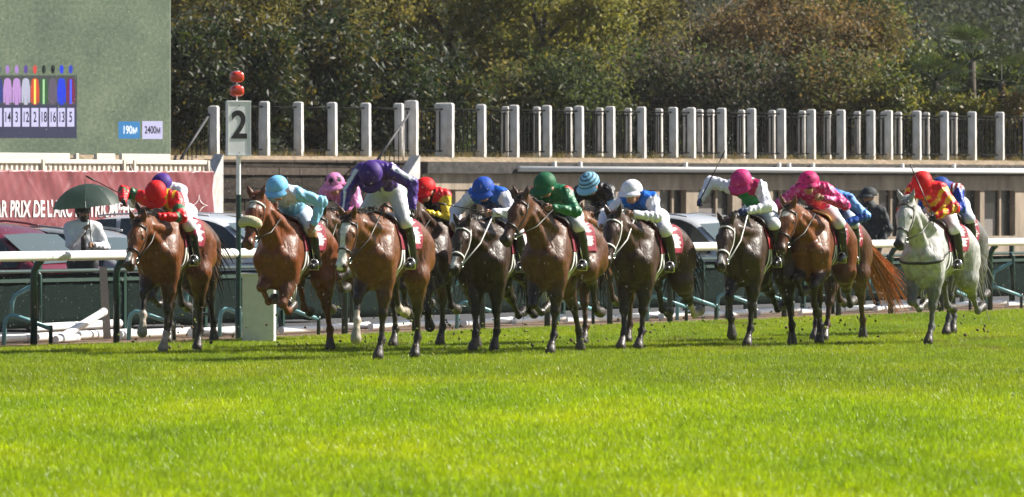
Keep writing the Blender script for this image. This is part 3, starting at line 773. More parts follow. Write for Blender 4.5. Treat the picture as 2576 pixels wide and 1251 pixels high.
# grass: blades scattered with geometry nodes over the visible track --------------------------
def grass_material():
    m = bpy.data.materials.new('grass_blade'); m.use_nodes = True; nt = m.node_tree; N = nt.nodes; L = nt.links
    b = N['Principled BSDF']; b.inputs['Roughness'].default_value = .42; b.inputs['Specular IOR Level'].default_value = .42
    g = N.new('ShaderNodeNewGeometry')
    def noise(sc, det, sx=1, sy=1):
        mp = N.new('ShaderNodeMapping'); mp.inputs['Scale'].default_value = (sx, sy, 1); L.new(g.outputs['Position'], mp.inputs[0])
        n = N.new('ShaderNodeTexNoise'); n.inputs['Scale'].default_value = sc; n.inputs['Detail'].default_value = det; L.new(mp.outputs[0], n.inputs['Vector']); return n.outputs[0]
    r = N.new('ShaderNodeValToRGB'); r.color_ramp.elements[0].position = .30; r.color_ramp.elements[0].color = (.12, .185, .010, 1)
    r.color_ramp.elements[1].position = .70; r.color_ramp.elements[1].color = (.31, .33, .008, 1)
    e = r.color_ramp.elements.new(.5); e.color = (.20, .265, .010, 1)
    n1 = noise(.55, 5, 1, .22); n2 = noise(9, 3)
    mx = N.new('ShaderNodeMix'); mx.inputs[0].default_value = .32; L.new(n1, mx.inputs[2]); L.new(n2, mx.inputs[3]); L.new(mx.outputs[0], r.inputs[0])
    oi = N.new('ShaderNodeObjectInfo'); mr = N.new('ShaderNodeMapRange'); mr.inputs[3].default_value = .75; mr.inputs[4].default_value = 1.25; L.new(oi.outputs['Random'], mr.inputs[0])
    vm = N.new('ShaderNodeVectorMath'); vm.operation = 'SCALE'; L.new(r.outputs[0], vm.inputs[0]); L.new(mr.outputs[0], vm.inputs['Scale'])
    # mown band: the near turf is a yellower sward than the track beyond
    sx = N.new('ShaderNodeSeparateXYZ'); L.new(g.outputs['Position'], sx.inputs[0]); md_ = N.new('ShaderNodeMath'); md_.operation = 'MULTIPLY_ADD'; L.new(noise(.25, 3, 1, .3), md_.inputs[0]); md_.inputs[1].default_value = 22; L.new(sx.outputs[1], md_.inputs[2])
    mr2 = N.new('ShaderNodeMapRange'); mr2.inputs[1].default_value = 80; mr2.inputs[2].default_value = 90; L.new(md_.outputs[0], mr2.inputs[0])
    mc = N.new('ShaderNodeMix'); mc.data_type = 'RGBA'; mc.blend_type = 'MULTIPLY'; mc.inputs[0].default_value = 1.0; L.new(vm.outputs[0], mc.inputs[6])
    mk = N.new('ShaderNodeMix'); mk.data_type = 'RGBA'; L.new(mr2.outputs[0], mk.inputs[0]); mk.inputs[6].default_value = (1.30, 1.33, .45, 1); mk.inputs[7].default_value = (.98, .98, 1.25, 1); L.new(mk.outputs[2], mc.inputs[7])
    # torn, muddy scrapes in the galloped part of the track
    m1 = N.new('ShaderNodeMapRange'); m1.inputs[1].default_value = .60; m1.inputs[2].default_value = .68; L.new(noise(.8, 4, 1, .35), m1.inputs[0])
    m2 = N.new('ShaderNodeMapRange'); m2.inputs[1].default_value = 90; m2.inputs[2].default_value = 96; L.new(sx.outputs[1], m2.inputs[0])
    mm = N.new('ShaderNodeMath'); mm.operation = 'MULTIPLY'; L.new(m1.outputs[0], mm.inputs[0]); L.new(m2.outputs[0], mm.inputs[1])
    mb_ = N.new('ShaderNodeMix'); mb_.data_type = 'RGBA'; L.new(mm.outputs[0], mb_.inputs[0]); L.new(mc.outputs[2], mb_.inputs[6]); mb_.inputs[7].default_value = (.15, .12, .035, 1)
    vm = mb_
    L.new(vm.outputs[2], b.inputs['Base Color'])
    t = N.new('ShaderNodeBsdfTranslucent'); vt = N.new('ShaderNodeVectorMath'); vt.operation = 'MULTIPLY'; vt.inputs[1].default_value = (1.45, 1.5, .9)
    L.new(vm.outputs[2], vt.inputs[0]); L.new(vt.outputs[0], t.inputs[0])
    ms = N.new('ShaderNodeMixShader'); ms.inputs[0].default_value = .48; L.new(b.outputs[0], ms.inputs[1]); L.new(t.outputs[0], ms.inputs[2]); L.new(ms.outputs[0], N['Material Output'].inputs[0])
    return m
M_GRASS = grass_material()
def tuft_mesh(seed, n=38, h=.048, spread=.17):
    R = random.Random(seed); V = []; Q = []
    for i in range(n):
        x, y = R.gauss(0, spread * .5), R.gauss(0, spread * .5); a = R.uniform(0, 6.28); w = R.uniform(.0016, .0036); H = h * R.uniform(.55, 1.2); ln = R.uniform(.1, .75); la = R.uniform(0, 6.28)
        wx, wy = math.cos(a) * w, math.sin(a) * w; dx, dy = math.cos(la) * ln * H, math.sin(la) * ln * H; o = len(V)
        V += [(x - wx, y - wy, -.01), (x + wx, y + wy, -.01), (x + wx * .8 + dx * .35, y + wy * .8 + dy * .35, H * .6), (x - wx * .8 + dx * .35, y - wy * .8 + dy * .35, H * .6),
              (x + dx + wx * .15, y + dy + wy * .15, H), (x + dx - wx * .15, y + dy - wy * .15, H)]
        Q += [(o, o + 1, o + 2, o + 3), (o + 3, o + 2, o + 4, o + 5)]
    return mesh_np('grass_tuft', V, Q, M_GRASS)
tufts = bpy.data.collections.new('grass_tufts')
for i in range(5):
    o = bpy.data.objects.new('grass_tuft', tuft_mesh(i)); tufts.objects.link(o)
def grass_field(name, poly, dens, smin, smax, seed, label):
    mb = MB(); mb.poly([(x, y, .002) for x, y in poly], [tuple(range(len(poly)))]); o = mb.build(name, M_TURF)
    tag(o, label, 'grass', kind='stuff')
    ng = bpy.data.node_groups.new(name, 'GeometryNodeTree')
    ng.interface.new_socket('Geometry', in_out='INPUT', socket_type='NodeSocketGeometry'); ng.interface.new_socket('Geometry', in_out='OUTPUT', socket_type='NodeSocketGeometry')
    N = ng.nodes; L = ng.links; gi = N.new('NodeGroupInput'); go = N.new('NodeGroupOutput')
    dp = N.new('GeometryNodeDistributePointsOnFaces'); dp.inputs['Density'].default_value = dens; dp.inputs['Seed'].default_value = seed
    ci = N.new('GeometryNodeCollectionInfo'); ci.inputs['Collection'].default_value = tufts; ci.inputs['Separate Children'].default_value = True; ci.inputs['Reset Children'].default_value = True
    ip = N.new('GeometryNodeInstanceOnPoints'); ip.inputs['Pick Instance'].default_value = True
    rv = N.new('FunctionNodeRandomValue'); rv.data_type = 'FLOAT_VECTOR'; rv.inputs[0].default_value = (-.12, -.12, 0); rv.inputs[1].default_value = (.12, .12, 6.283)
    rs = N.new('FunctionNodeRandomValue'); rs.data_type = 'FLOAT'; rs.inputs[2].default_value = smin; rs.inputs[3].default_value = smax
    L.new(gi.outputs[0], dp.inputs[0]); L.new(dp.outputs[0], ip.inputs[0]); L.new(ci.outputs[0], ip.inputs['Instance'])
    L.new(rv.outputs[0], ip.inputs['Rotation']); L.new(rs.outputs[1], ip.inputs['Scale']); L.new(ip.outputs[0], go.inputs[0])
    md = o.modifiers.new('grass', 'NODES'); md.node_group = ng; return o
def edge(u, D, m=4.0): return (WX(u, D) + (m if u > 1288 else -m), D)
def rail_x(D): return (rail_pt((D - RL0.y) / RAIL_DIR.y, -.95)).x
grass_field('near_grass', [edge(0, 46), edge(2576, 46), edge(2576, 84), (max(rail_x(84), edge(0, 84)[0]), 84)], 85, .7, 1.25, 3, 'short bright green turf in the foreground')
grass_field('far_grass', [(max(rail_x(84), edge(0, 84)[0]), 84), edge(2576, 84), (edge(2576, 128)[0], 128), (rail_x(128), 128), (rail_x(98), 98), (rail_x(92), 92)], 70, .55, .95, 5, 'short green turf under and behind the running horses')

# ------------------------------------------------------------------ running rail
M_WHITEPVC = mat('white_rail_plastic', (.86, .86, .85), rough=.35, noise=.05, nscale=3)
M_POST = mat('dark_green_paint', (.006, .040, .031), rough=.32, spec=.55, noise=.2, nscale=8)
M_TEAL = mat('teal_paint', (.16, .36, .38), rough=.4, noise=.15, nscale=6)
rr = thing('running_rail', 'long white running rail on dark green gooseneck posts behind the horses', 'rail', rail_pt(0), 0)
ZR = 1.10
def loc_(p): return Vector(p) - RL0
sp = 2.30; ks = range(-3, 22)
pm = None
for k in ks:
    s = sp * k
    if pm is None:
        m_ = MB(); base = Vector((0, 0, -.2))
        m_.tube([Vector((0, 0, -.2)), Vector((0, 0, .86)), Vector((0, 0, .93)) + RN * .012, Vector((0, 0, 1.0)) + RN * .05, Vector((0, 0, 1.05)) + RN * .11], .044, n=10)
        pm = m_.mesh('post', M_POST, True)
    o = link(bpy.data.objects.new('post', pm), rr); o.location = loc_(rail_pt(s))
tm = MB(); tm.tube([RAIL_DIR * -2.296, RAIL_DIR * 2.296], .062, n=16); tm = tm.mesh('rail_tube', M_WHITEPVC, 'auto')
cm = MB(); cm.tube([RAIL_DIR * -.05, RAIL_DIR * .05], .0645, n=16); cm = cm.mesh('rail_joint', M_WHITEPVC, 'auto')
for k in range(-2, 11):
    s = 4.6 * k + 2.3; o = link(bpy.data.objects.new('rail_tube', tm), rr); o.location = loc_(rail_pt(s, -.13, ZR))
    o = link(bpy.data.objects.new('rail_joint', cm), rr); o.location = loc_(rail_pt(s + 2.3, -.13, ZR))

# ------------------------------------------------------------------ screened barrier behind the rail
M_SCREEN = mat('barrier_screen', (.014, .022, .020), rough=.9, spec=.0, noise=.35, nscale=9, bump=.5, bscale=60)
M_BAR = mat('barrier_bar', (.03, .06, .052), rough=.35, noise=.15, nscale=5)
br = thing('screened_barrier', 'dark green screened crowd barrier standing behind the white rail', 'barrier', rail_pt(0, 2.6))
O2 = rail_pt(0, 2.6)
pm = MB(); pm.box((0, 0, .53), (.07, .07, 1.06), math.atan2(RAIL_DIR.y, RAIL_DIR.x)); pm = pm.mesh('post', M_POST)
L2 = 2.5
bm1 = MB(); bm1.tube([RAIL_DIR * -(L2 / 2 - .002), RAIL_DIR * (L2 / 2 - .002)], .026, n=8); bm1 = bm1.mesh('bar', M_BAR, 'auto')
for k in range(-4, 22):
    s = L2 * k; o = link(bpy.data.objects.new('post', pm), br); o.location = rail_pt(s + .3, 2.6) - O2
    for z in (1.03, .86):
        o = link(bpy.data.objects.new('bar', bm1), br); o.location = rail_pt(s + L2 / 2, 2.55, z) - O2
    R = random.Random(k); pts = []; fs = []; nx = 14; nz = 5
    for i in range(nx + 1):
        for j in range(nz + 1):
            q = rail_pt(s + .345 + (L2 - .09) * i / nx, 2.60 + .012 * math.sin(i * 1.7 + k) * math.sin(j * 1.1 + k) + R.uniform(-.006, .006), .12 + .70 * j / nz) - O2; pts.append(q)
    for i in range(nx):
        for j in range(nz): a = i * (nz + 1) + j; fs.append((a, a + 1, a + nz + 2, a + nz + 1))
    mb = MB(); mb.poly(pts, fs); o = mb.build('screen_panel', M_SCREEN, br, True)
    sm = o.modifiers.new('thick', 'SOLIDIFY'); sm.thickness = .006
    mb = MB(); a, b = rail_pt(s + .345, 2.575, .74) - O2, rail_pt(s + L2 + .255, 2.575, .74) - O2
    mb.box((a + b) / 2, ((b - a).length, .02, .045), math.atan2(RAIL_DIR.y, RAIL_DIR.x)); mb.build('batten', mat('batten_green', (.02, .05, .04), rough=.5, noise=.2), br)

# ------------------------------------------------------------------ loose white rails and teal stands between rail and barrier
def loose_pole(label, p0, p1, r=.055, group='loose white rail poles'):
    p0 = Vector(p0); p1 = Vector(p1); root = thing('loose_rail_pole', label, 'pole', (p0 + p1) / 2, 0, group); c = (p0 + p1) / 2
    mb = MB(); mb.tube([p0 - c, p1 - c], r, n=12); mb.build('tube', M_WHITEPVC, root, 'auto')
    d = (p1 - p0).normalized(); mb = MB(); mb.tube([p1 - c - d * .16, p1 - c - d * .02], r + .006, n=12); mb.build('coupling', mat('pale_plastic', (.6, .6, .6), rough=.4), root, 'auto')
def onrail(u, off, z):
    # point at image column u on the line parallel to the rail at distance off
    lo, hi = -40.0, 90.0
    for _ in range(50):
        m = (lo + hi) / 2; q = rail_pt(m, off); uu = 1288 + F * q.x / q.y
        if uu < u: lo = m
        else: hi = m
    return rail_pt((lo + hi) / 2, off, z)
loose_pole('white rail pole lying flat at the far left below the teal stand', onrail(-40, .9, .06), onrail(75, .9, .06))
loose_pole('lowest long white rail pole in the heap left of the leading bay', onrail(90, 1.1, .06), onrail(330, 1.5, .06))
loose_pole('white rail pole slanting across the heap near the umbrella man', onrail(150, .55, .06), onrail(262, 1.0, .36), .05)
loose_pole('upper white rail pole resting on the heap below the umbrella man', onrail(85, 1.3, .17), onrail(300, 1.7, .18))
loose_pole('short broken white rail pole at the front of the heap', onrail(140, .5, .05), onrail(195, .7, .05), .045)
loose_pole('white rail pole on the ground behind the leading bay horse', onrail(300, 1.0, .06), onrail(480, 1.2, .06))
loose_pole('white rail pole on the ground left of the number two post', onrail(480, .9, .06), onrail(590, 1.0, .06))
ORD = ('first', 'second', 'third', 'fourth', 'fifth', 'sixth', 'seventh', 'eighth', 'ninth', 'tenth', 'eleventh', 'twelfth', 'thirteenth', 'fourteenth', 'fifteenth', 'sixteenth', 'seventeenth', 'eighteenth', 'nineteenth')
us = [705, 820, 930, 1040, 1165, 1290, 1420, 1560, 1660, 1745, 1830, 1905, 2010, 2120, 2200, 2290, 2370, 2460, 2530, 2620]
for i in range(len(us) - 1):
    loose_pole(ORD[i] + ' white pole right of the pale cabinet in the row along the barrier foot', onrail(us[i] + 2, .75 + .1 * (i % 2), .055), onrail(us[i + 1] - 3, .75 + .1 * ((i + 1) % 3), .05 + .02 * (i % 3)), .047, 'white rail poles laid in a row along the barrier')
# tilted grey wood board and white panel
mb = MB(); g0 = onrail(258, 1.2, 0); g1 = onrail(270, 1.2, 0)
mb.prism([(-.05, 0), (.05, 0), (.05, .03), (-.05, .03)], 0, .92); o = mb.build('board', mat('weathered_wood', (.33, .29, .25), rough=.8, noise=.25, stretch=(6, 6, 1)))
o.location = (g1.x, g1.y, 0); o.rotation_euler = (0, -.06, .1); tag(o, 'narrow weathered plank leaning upright behind the rail', 'plank')

wp = thing('utility_cabinet', 'plain pale grey cabinet beside the number two post', 'cabinet', (WX(652, 99.2), 99.2, 0))
mb = MB(); mb.bbox((0, 0, .435), (.40, .22, .83), .012, -.1); mb.build('body', mat('pale_cabinet', (.70, .70, .70), rough=.5, noise=.08, nscale=4, bump=.1, bscale=30), wp)
mb = MB(); mb.bbox((0, 0, .862), (.44, .26, .03), .008, -.1); mb.build('lid', mat('pale_cabinet2', (.68, .69, .70), rough=.5, noise=.06), wp)
mb = MB(); mb.box((0, 0, .01), (.42, .24, .02), -.1); mb.build('plinth', mat('dark_plinth', (.12, .12, .12), rough=.8), wp)

stand_protos = {}
def stand(label, u, off, kind, rz):
    p = onrail(u, off, 0); root = thing('rail_stand', label, 'stand', p, rz, 'teal rail stands')
    if kind not in stand_protos:
        a = MB(); b = MB()
        if kind == 'low': a.tube([(-.16, 0, -.03), (-.15, 0, .24), (-.13, 0, .32), (-.07, 0, .36), (.0, 0, .35), (.42, 0, .20)], .030, n=10); b.tube([(.42, 0, -.03), (.42, 0, .20), (.42, 0, .24)], .026, n=8)
        else: a.tube([(-.2, 0, .34), (-.19, 0, .50), (-.15, 0, .58), (-.08, 0, .62), (.14, 0, .74)], .031, n=10); b.tube([(.16, 0, -.03), (.16, 0, .84), (.10, 0, .90)], .028, n=8); b.tube([(-.2, 0, .36), (-.14, 0, .30), (.16, 0, .26)], .022, n=8)
        stand_protos[kind] = (a.mesh('bent_tube', M_TEAL, True), b.mesh('leg', M_POST, True))
    link(bpy.data.objects.new('bent_tube', stand_protos[kind][0]), root); link(bpy.data.objects.new('leg', stand_protos[kind][1]), root)
for lb, u, off, kd, rz in (
    ('low teal bent stand at the far left edge behind the rail', 42, .5, 'low', 0), ('tall teal gooseneck stand behind the leftmost rail post', 68, 1.5, 'tall', 0),
    ('low teal stand behind the forelegs of the leading bay', 355, .6, 'low', 0), ('tall teal stand seen under the tail of the leading bay', 505, 1.6, 'tall', 0),
    ('low teal arch stand just left of the number two post', 578, .6, 'low', .6), ('low teal stand between the chestnut horse and the pale cabinet', 722, .6, 'low', 0),
    ('tall teal stand behind the pink silks horse', 855, 1.5, 'tall', 0), ('teal stand right of the yellow sleeved rider horse', 1165, .8, 'tall', 0), ('low teal stand behind the dark brown blue cap horse', 1178, .4, 'low', 0),
    ('teal arch stand under the green silks horse belly', 1428, .6, 'low', .5), ('low teal stand behind the white cap horse hind legs', 1655, .5, 'low', 0),
    ('tall teal stand right of the white cap horse', 1695, 1.2, 'tall', 0), ('tall teal gooseneck stand beside the lone green post', 1742, 1.0, 'tall', 0),
    ('low teal stand in front of the lone green post', 1730, .4, 'low', 0), ('low teal stand behind the raised whip rider horse', 1830, .5, 'low', 0), ('tall teal stand half hidden by the raised whip rider horse', 1858, 1.4, 'tall', 0),
    ('low teal stand between dark horse and magenta silks horse', 1925, .5, 'low', 0), ('tall teal stand behind the magenta silks horse', 2070, .9, 'tall', 0),
    ('teal stand left of the grey horse under the orange tail', 2215, .9, 'tall', 0), ('teal arch stand behind the grey horse hind legs', 2385, .6, 'low', .5),
    ('low teal stand right of the grey horse', 2505, .5, 'low', 0), ('tall teal gooseneck stand at the right edge', 2525, 1.1, 'tall', 0)):
    stand(lb, u, off, kd, rz)

# ------------------------------------------------------------------ furlong marker "2"
DS = GD(852); sg = thing('distance_marker', 'white number two marker board on a two tone pole with red lamps', 'sign', (WX(600, DS), DS, 0), math.radians(25))
zz = lambda v: WZ(v, DS); M_SIGNW = mat('sign_white', (.86, .88, .89), rough=.4, noise=.04)
M_BLK = mat('black_paint', (.01, .01, .01), rough=.5)
mb = MB(); mb.tube([(0, 0, zz(490)), (0, 0, zz(392))], .030, n=12); mb.build('upper_pole', M_SIGNW, sg, 'auto')
mb = MB(); mb.tube([(0, 0, -.1), (0, 0, zz(490) - .001)], .033, n=12); mb.build('lower_pole', M_POST, sg, 'auto')
mb = MB(); mb.tube([(0, 0, -.1), (0, 0, zz(775)), (0, 0, zz(772))], [.044, .044, .036], n=12); mb.build('base_sleeve', M_POST, sg, 'auto')
px = WX(595.5, DS) - WX(600, DS); pw = 66 / F * DS; ph = 139 / F * DS; pz = zz(323.5)
mb = MB(); mb.bbox((px, -.05, pz), (pw, .05, ph), .006); mb.build('board', M_SIGNW, sg)
mb = MB(); e = .012
for (cx, cz, sx, sz) in ((px, pz + ph / 2 - e, pw - .004, .014), (px, pz - ph / 2 + e, pw - .004, .014), (px - pw / 2 + e, pz, .014, ph - .05), (px + pw / 2 - e, pz, .014, ph - .05)): mb.box((cx, -.078, cz), (sx, .008, sz))
mb.build('frame', mat('sign_frame', (.62, .66, .66), rough=.35, noise=.05), sg)
text_mesh('number', '2', .50, M_BLK, sg, Matrix.Translation((px, -.078, zz(318))) @ Matrix.Rotation(math.pi / 2, 4, 'X'), .002, .010, .92)
for vz in (256, 264, 385): pass
for v in (266, 385):
    mb = MB(); mb.sphere((px, -.08, zz(v)), .007, 8, 5); mb.build('bolt', M_BLK, sg)
M_REDLAMP = mat('red_lamp', (.55, .035, .012), rough=.25, spec=.6, noise=.15, nscale=9, coat=.5)
mb = MB(); mb.tube([(px, 0, zz(258)), (px, 0, zz(178))], .012, n=8); mb.build('lamp_rod', M_SIGNW, sg)
for v in (194, 229):
    bm = bmesh.new(); bmesh.ops.create_cube(bm, size=1)
    for q in bm.verts: q.co = Vector((q.co.x * .168, q.co.y * .168, q.co.z * .142))
    bmesh.ops.bevel(bm, geom=bm.edges[:], offset=.052, segments=4, profile=.5, affect='EDGES'); mb = MB(); bm.verts.index_update()
    mb.poly([q.co + Vector((px, 0, zz(v))) for q in bm.verts], [[q.index for q in f.verts] for f in bm.faces]); bm.free(); o = mb.build('red_lamp', M_REDLAMP, sg, True)
    mb = MB(); mb.tube([(px, 0, zz(v) + .068), (px, 0, zz(v) + .080)], .035, n=10); mb.build('lamp_cap', M_SIGNW, o, 'auto')

# ------------------------------------------------------------------ maroon banner on a cream fence
DB = 122.0; BTH = math.radians(58.6)
def on_line(u, u1, D1):
    k = (u - 1288) / F; return (k * D1 - WX(u1, D1)) / (math.cos(BTH) - k * math.sin(BTH))
cu = lambda u: on_line(u, 521, DB)
M_CREAM = mat('cream_concrete', (.66, .60, .52), rough=.7, noise=.08, nscale=3)
M_BANNER = mat('maroon_vinyl', (.235, .062, .072), rough=.42, spec=.5, noise=.05, nscale=2)
fx1 = WX(521, DB); zt, zb = WZ(406, DB), WZ(432, DB)
fe = thing('cream_fence', 'cream concrete fence with a slotted top rail above the maroon banner', 'fence', (fx1, DB, 0), BTH)
panels = [(-258, -120), (-118, 98), (108, 303), (312, 329), (338, 519)]
for a, b in panels:
    xa, xb = cu(a), cu(b); mb = MB(); mb.bbox(((xa + xb) / 2, .03, zt - .02), (xb - xa, .14, .065), .012); p_ = mb.build('top_rail', M_CREAM, fe)
    mb = MB(); mb.box(((xa + xb) / 2, .05, (zt + zb) / 2 - .02), (xb - xa, .05, zt - zb - .05)); mb.build('panel', mat('slot_back', (.5, .44, .38), rough=.8, noise=.1), fe)
    n = max(1, int((xb - xa) / .125))
    for i in range(n):
        mb = MB(); mb.box((xa + (xb - xa) * (i + .5) / n, .015, zt - .108), (.06, .05, .10)); mb.build('slat', M_CREAM, fe)
    mb = MB(); mb.box(((xa + xb) / 2, .03, zb - .02), (xb - xa, .12, .05)); mb.build('lower_rail', M_CREAM, fe)
for a in (-119, 103, 307, 333, 519):
    mb = MB(); x = cu(a); mb.bbox((x, .03, (zt + .01) / 2), (.055, .17, zt + .012), .01); mb.build('post', M_CREAM, fe)
# the banner: a rippled vinyl sheet hung just in front of the fence
bz0, bz1 = WZ(572, DB), WZ(431, DB); ban = thing('banner', 'wrinkled maroon vinyl banner with white lettering hung on the cream fence', 'banner', (fx1 + .12 * math.sin(BTH), DB - .12 * math.cos(BTH), 0), BTH)
nx, nz = 260, 30; pts = []; fs = []
def rip(x, z):
    t = (z - bz0) / (bz1 - bz0); r = 0
    for kx, kz, am, ph_ in ((9, 3, .008, 0), (17, -7, .006, 1.2), (5, 9, .010, 2.1), (31, 13, .003, .4), (23, -21, .003, 3.0)): r += am * math.sin(kx * x + kz * z + ph_ + 1.3 * math.sin(2.1 * x + z))
    for xk, dk in ((-.5, .9), (-1.3, -1.2), (-2.1, .8), (-3.0, -.9), (-3.6, 1.2), (-4.4, .8), (-5.1, -1.0), (-6.0, .9)):
        d = (x - xk) - dk * (z - bz1); r += -.022 * math.exp(-(d / .022) ** 2) * (.3 + .7 * abs(math.sin(xk * 5)))
    return r * (.5 + .5 * t)
bx0 = cu(-260)
for i in range(nx + 1):
    for j in range(nz + 1):
        x = bx0 + (0 - bx0) * i / nx; z = bz0 + (bz1 - bz0) * j / nz; pts.append((x, rip(x, z), z + (.01 * math.sin(x * 7) if j == 0 else 0)))
for i in range(nx):
    for j in range(nz): a = i * (nz + 1) + j; fs.append((a, a + nz + 1, a + nz + 2, a + 1))
mb = MB(); mb.poly(pts, fs); o = mb.build('sheet', M_BANNER, ban, True); sm = o.modifiers.new('thick', 'SOLIDIFY'); sm.thickness = .004
M_BTEXT = mat('banner_white', (.74, .68, .68), rough=.5, noise=.05)
t0 = text_mesh('first_word', "QATAR", .335, M_BTEXT, ban, Matrix.Identity(4), .0015, .010, .74, 'LEFT'); wq = max(v.co.x for v in t0.data.vertices); bpy.data.objects.remove(t0)
t = text_mesh('lettering', "QATAR PRIX DE L'ARC DE TRIOMPHE", .335, M_BTEXT, ban, Matrix.Identity(4), .0015, .010, .74, 'LEFT')
for v in t.data.vertices:
    x = v.co.x + cu(2) - wq; z = v.co.y + WZ(527, DB); v.co = Vector((x, rip(x, z) - .008 - v.co.z, z))
# four-pointed star emblem
sx, sz = cu(483), WZ(517, DB); mb = MB(); P1 = []
for i in range(32):
    a = 2 * math.pi * i / 32; r = .14 / (abs(math.cos(a)) ** .55 + abs(math.sin(a)) ** .55) ** 1.8; P1.append((a, r))
ring = []
for rr_, k in ((1.0, 0), (.80, 1)):
    for a, r in P1: x = sx + math.cos(a) * r * 1.7 * rr_; z = sz + math.sin(a) * r * 1.25 * rr_; ring.append((x, rip(x, z) - .012, z))
mb.poly(ring, [(i, (i + 1) % 32, 32 + (i + 1) % 32, 32 + i) for i in range(32)]); mb.build('emblem', M_BTEXT, ban)
for i in range(16):
    x = bx0 * (1 - i / 15) - .03; mb = MB(); mb.tube([(x, -.01, bz1 - .03), (x + .02, .07, bz1 + .08)], .006, n=5); mb.build('tie', M_BTEXT, ban)

# cream boards below the screen
DC = 128.0
for i, (a, b, lb) in enumerate(((-140, 172, 'long cream board under the left part of the big screen'), (188, 195, 'thin cream upright between the boards under the screen'), (240, 286, 'short cream board under the middle of the big screen'), (303, 425, 'cream board under the right end of the big screen'))):
    x0, x1 = on_line(a, 425, DC), on_line(b, 425, DC); xm = (x0 + x1) / 2; z0, z1 = WZ(404, DC), WZ(388, DC); t_ = thing('cream_board', lb, 'board', (WX(425, DC) + xm * math.cos(BTH), DC + xm * math.sin(BTH), 0), BTH, 'cream boards under the screen')
    mb = MB(); mb.bbox((0, 0, (z0 + z1) / 2), (x1 - x0, .06, z1 - z0), .008); mb.build('panel', M_CREAM, t_)
    for s in (-.4, .4):
        mb = MB(); mb.box((s * (x1 - x0), .06, z0 / 2), (.03, .04, z0 + .05)); mb.build('leg', M_CREAM, t_)

# ------------------------------------------------------------------ big screen
DV = 136.0
def screen_mat(name, base, st=.30, grass=False):
    m = bpy.data.materials.new(name); m.use_nodes = True; nt = m.node_tree; N = nt.nodes; L = nt.links; b = N['Principled BSDF']
    b.inputs['Roughness'].default_value = .5; b.inputs['Base Color'].default_value = (.03, .03, .03, 1); b.inputs['Emission Strength'].default_value = st
    if grass:
        tc = N.new('ShaderNodeTexCoord'); n = N.new('ShaderNodeTexNoise'); n.inputs['Scale'].default_value = 16; n.inputs['Detail'].default_value = 8; n.inputs['Roughness'].default_value = .8; L.new(tc.outputs['Object'], n.inputs['Vector'])
        n2 = N.new('ShaderNodeTexNoise'); n2.inputs['Scale'].default_value = 1.2; n2.inputs['Detail'].default_value = 3; L.new(tc.outputs['Object'], n2.inputs['Vector'])
        ad = N.new('ShaderNodeMix'); ad.inputs[0].default_value = .3; L.new(n.outputs[0], ad.inputs[2]); L.new(n2.outputs[0], ad.inputs[3])
        r = N.new('ShaderNodeValToRGB'); r.color_ramp.elements[0].position = .33; r.color_ramp.elements[0].color = (.12, .18, .12, 1); r.color_ramp.elements[1].position = .68; r.color_ramp.elements[1].color = (.58, .64, .40, 1)
        e = r.color_ramp.elements.new(.5); e.color = (.31, .38, .25, 1); L.new(ad.outputs[0], r.inputs[0]); L.new(r.outputs[0], b.inputs['Emission Color'])
    else: b.inputs['Emission Color'].default_value = (*base, 1)
    return m
vs = thing('video_screen', 'big outdoor video screen showing a grass field and runner numbers', 'screen', (WX(427, DV), DV, 0)); vx = lambda u: WX(u, DV) - WX(427, DV); vz = lambda v: WZ(v, DV)
mb = MB(); x0 = vx(-700); mb.box((x0 / 2, .2, (vz(388) + vz(-420)) / 2), (-x0, .4, vz(-420) - vz(388))); mb.build('display', screen_mat('screen_video', (0, 0, 0), .34, True), vs)
mb = MB(); mb.box((x0 / 2, .42, (vz(388) + vz(-420)) / 2), (-x0 - .04, .06, vz(-420) - vz(388) - .04)); mb.build('casing', mat('screen_case', (.03, .03, .03), rough=.6), vs)
for uu in (-420, 60, 380):
    mb = MB(); mb.box((vx(uu), .3, vz(388) / 2), (.18, .18, vz(388))); mb.build('support', mat('screen_case', (.03, .03, .03)), vs)
def flat(name, u0, v0, u1, v1, base, y=-.004, st=.5):
    mb = MB(); mb.poly([(vx(u0), y, vz(v1)), (vx(u1), y, vz(v1)), (vx(u1), y, vz(v0)), (vx(u0), y, vz(v0))], [(0, 1, 2, 3)]); return mb.build(name, screen_mat('screen_' + name, base, st), vs)
flat('number_strip', -120, 263, 193, 348, (.045, .045, .075), -.004, .8); flat('silks_strip', -120, 190, 194, 263, (.06, .065, .06), -.004, .8)
cells = [('14', 19, (.62, .36, .75), (.45, .25, .65)), ('3', 42, (.62, .36, .75), (.50, .3, .7)), ('12', 65, (.60, .60, .75), (.14, .08, .36)), ('2', 88, (.75, .10, .05), (.80, .10, .08)), ('18', 110, (.06, .14, .06), (.03, .04, .03)),
         ('16', 133, (.16, .13, .18), (.02, .02, .02)), ('13', 155, (.03, .07, .85), (.03, .07, .85)), ('5', 178, (.25, .03, .09), (.05, .08, .6)), ('', -4, (.05, .07, .3), (.05, .05, .3))]
tilem = screen_mat('screen_tile', (.62, .60, .86), .6); inkm = screen_mat('screen_ink', (.02, .02, .03), .3)
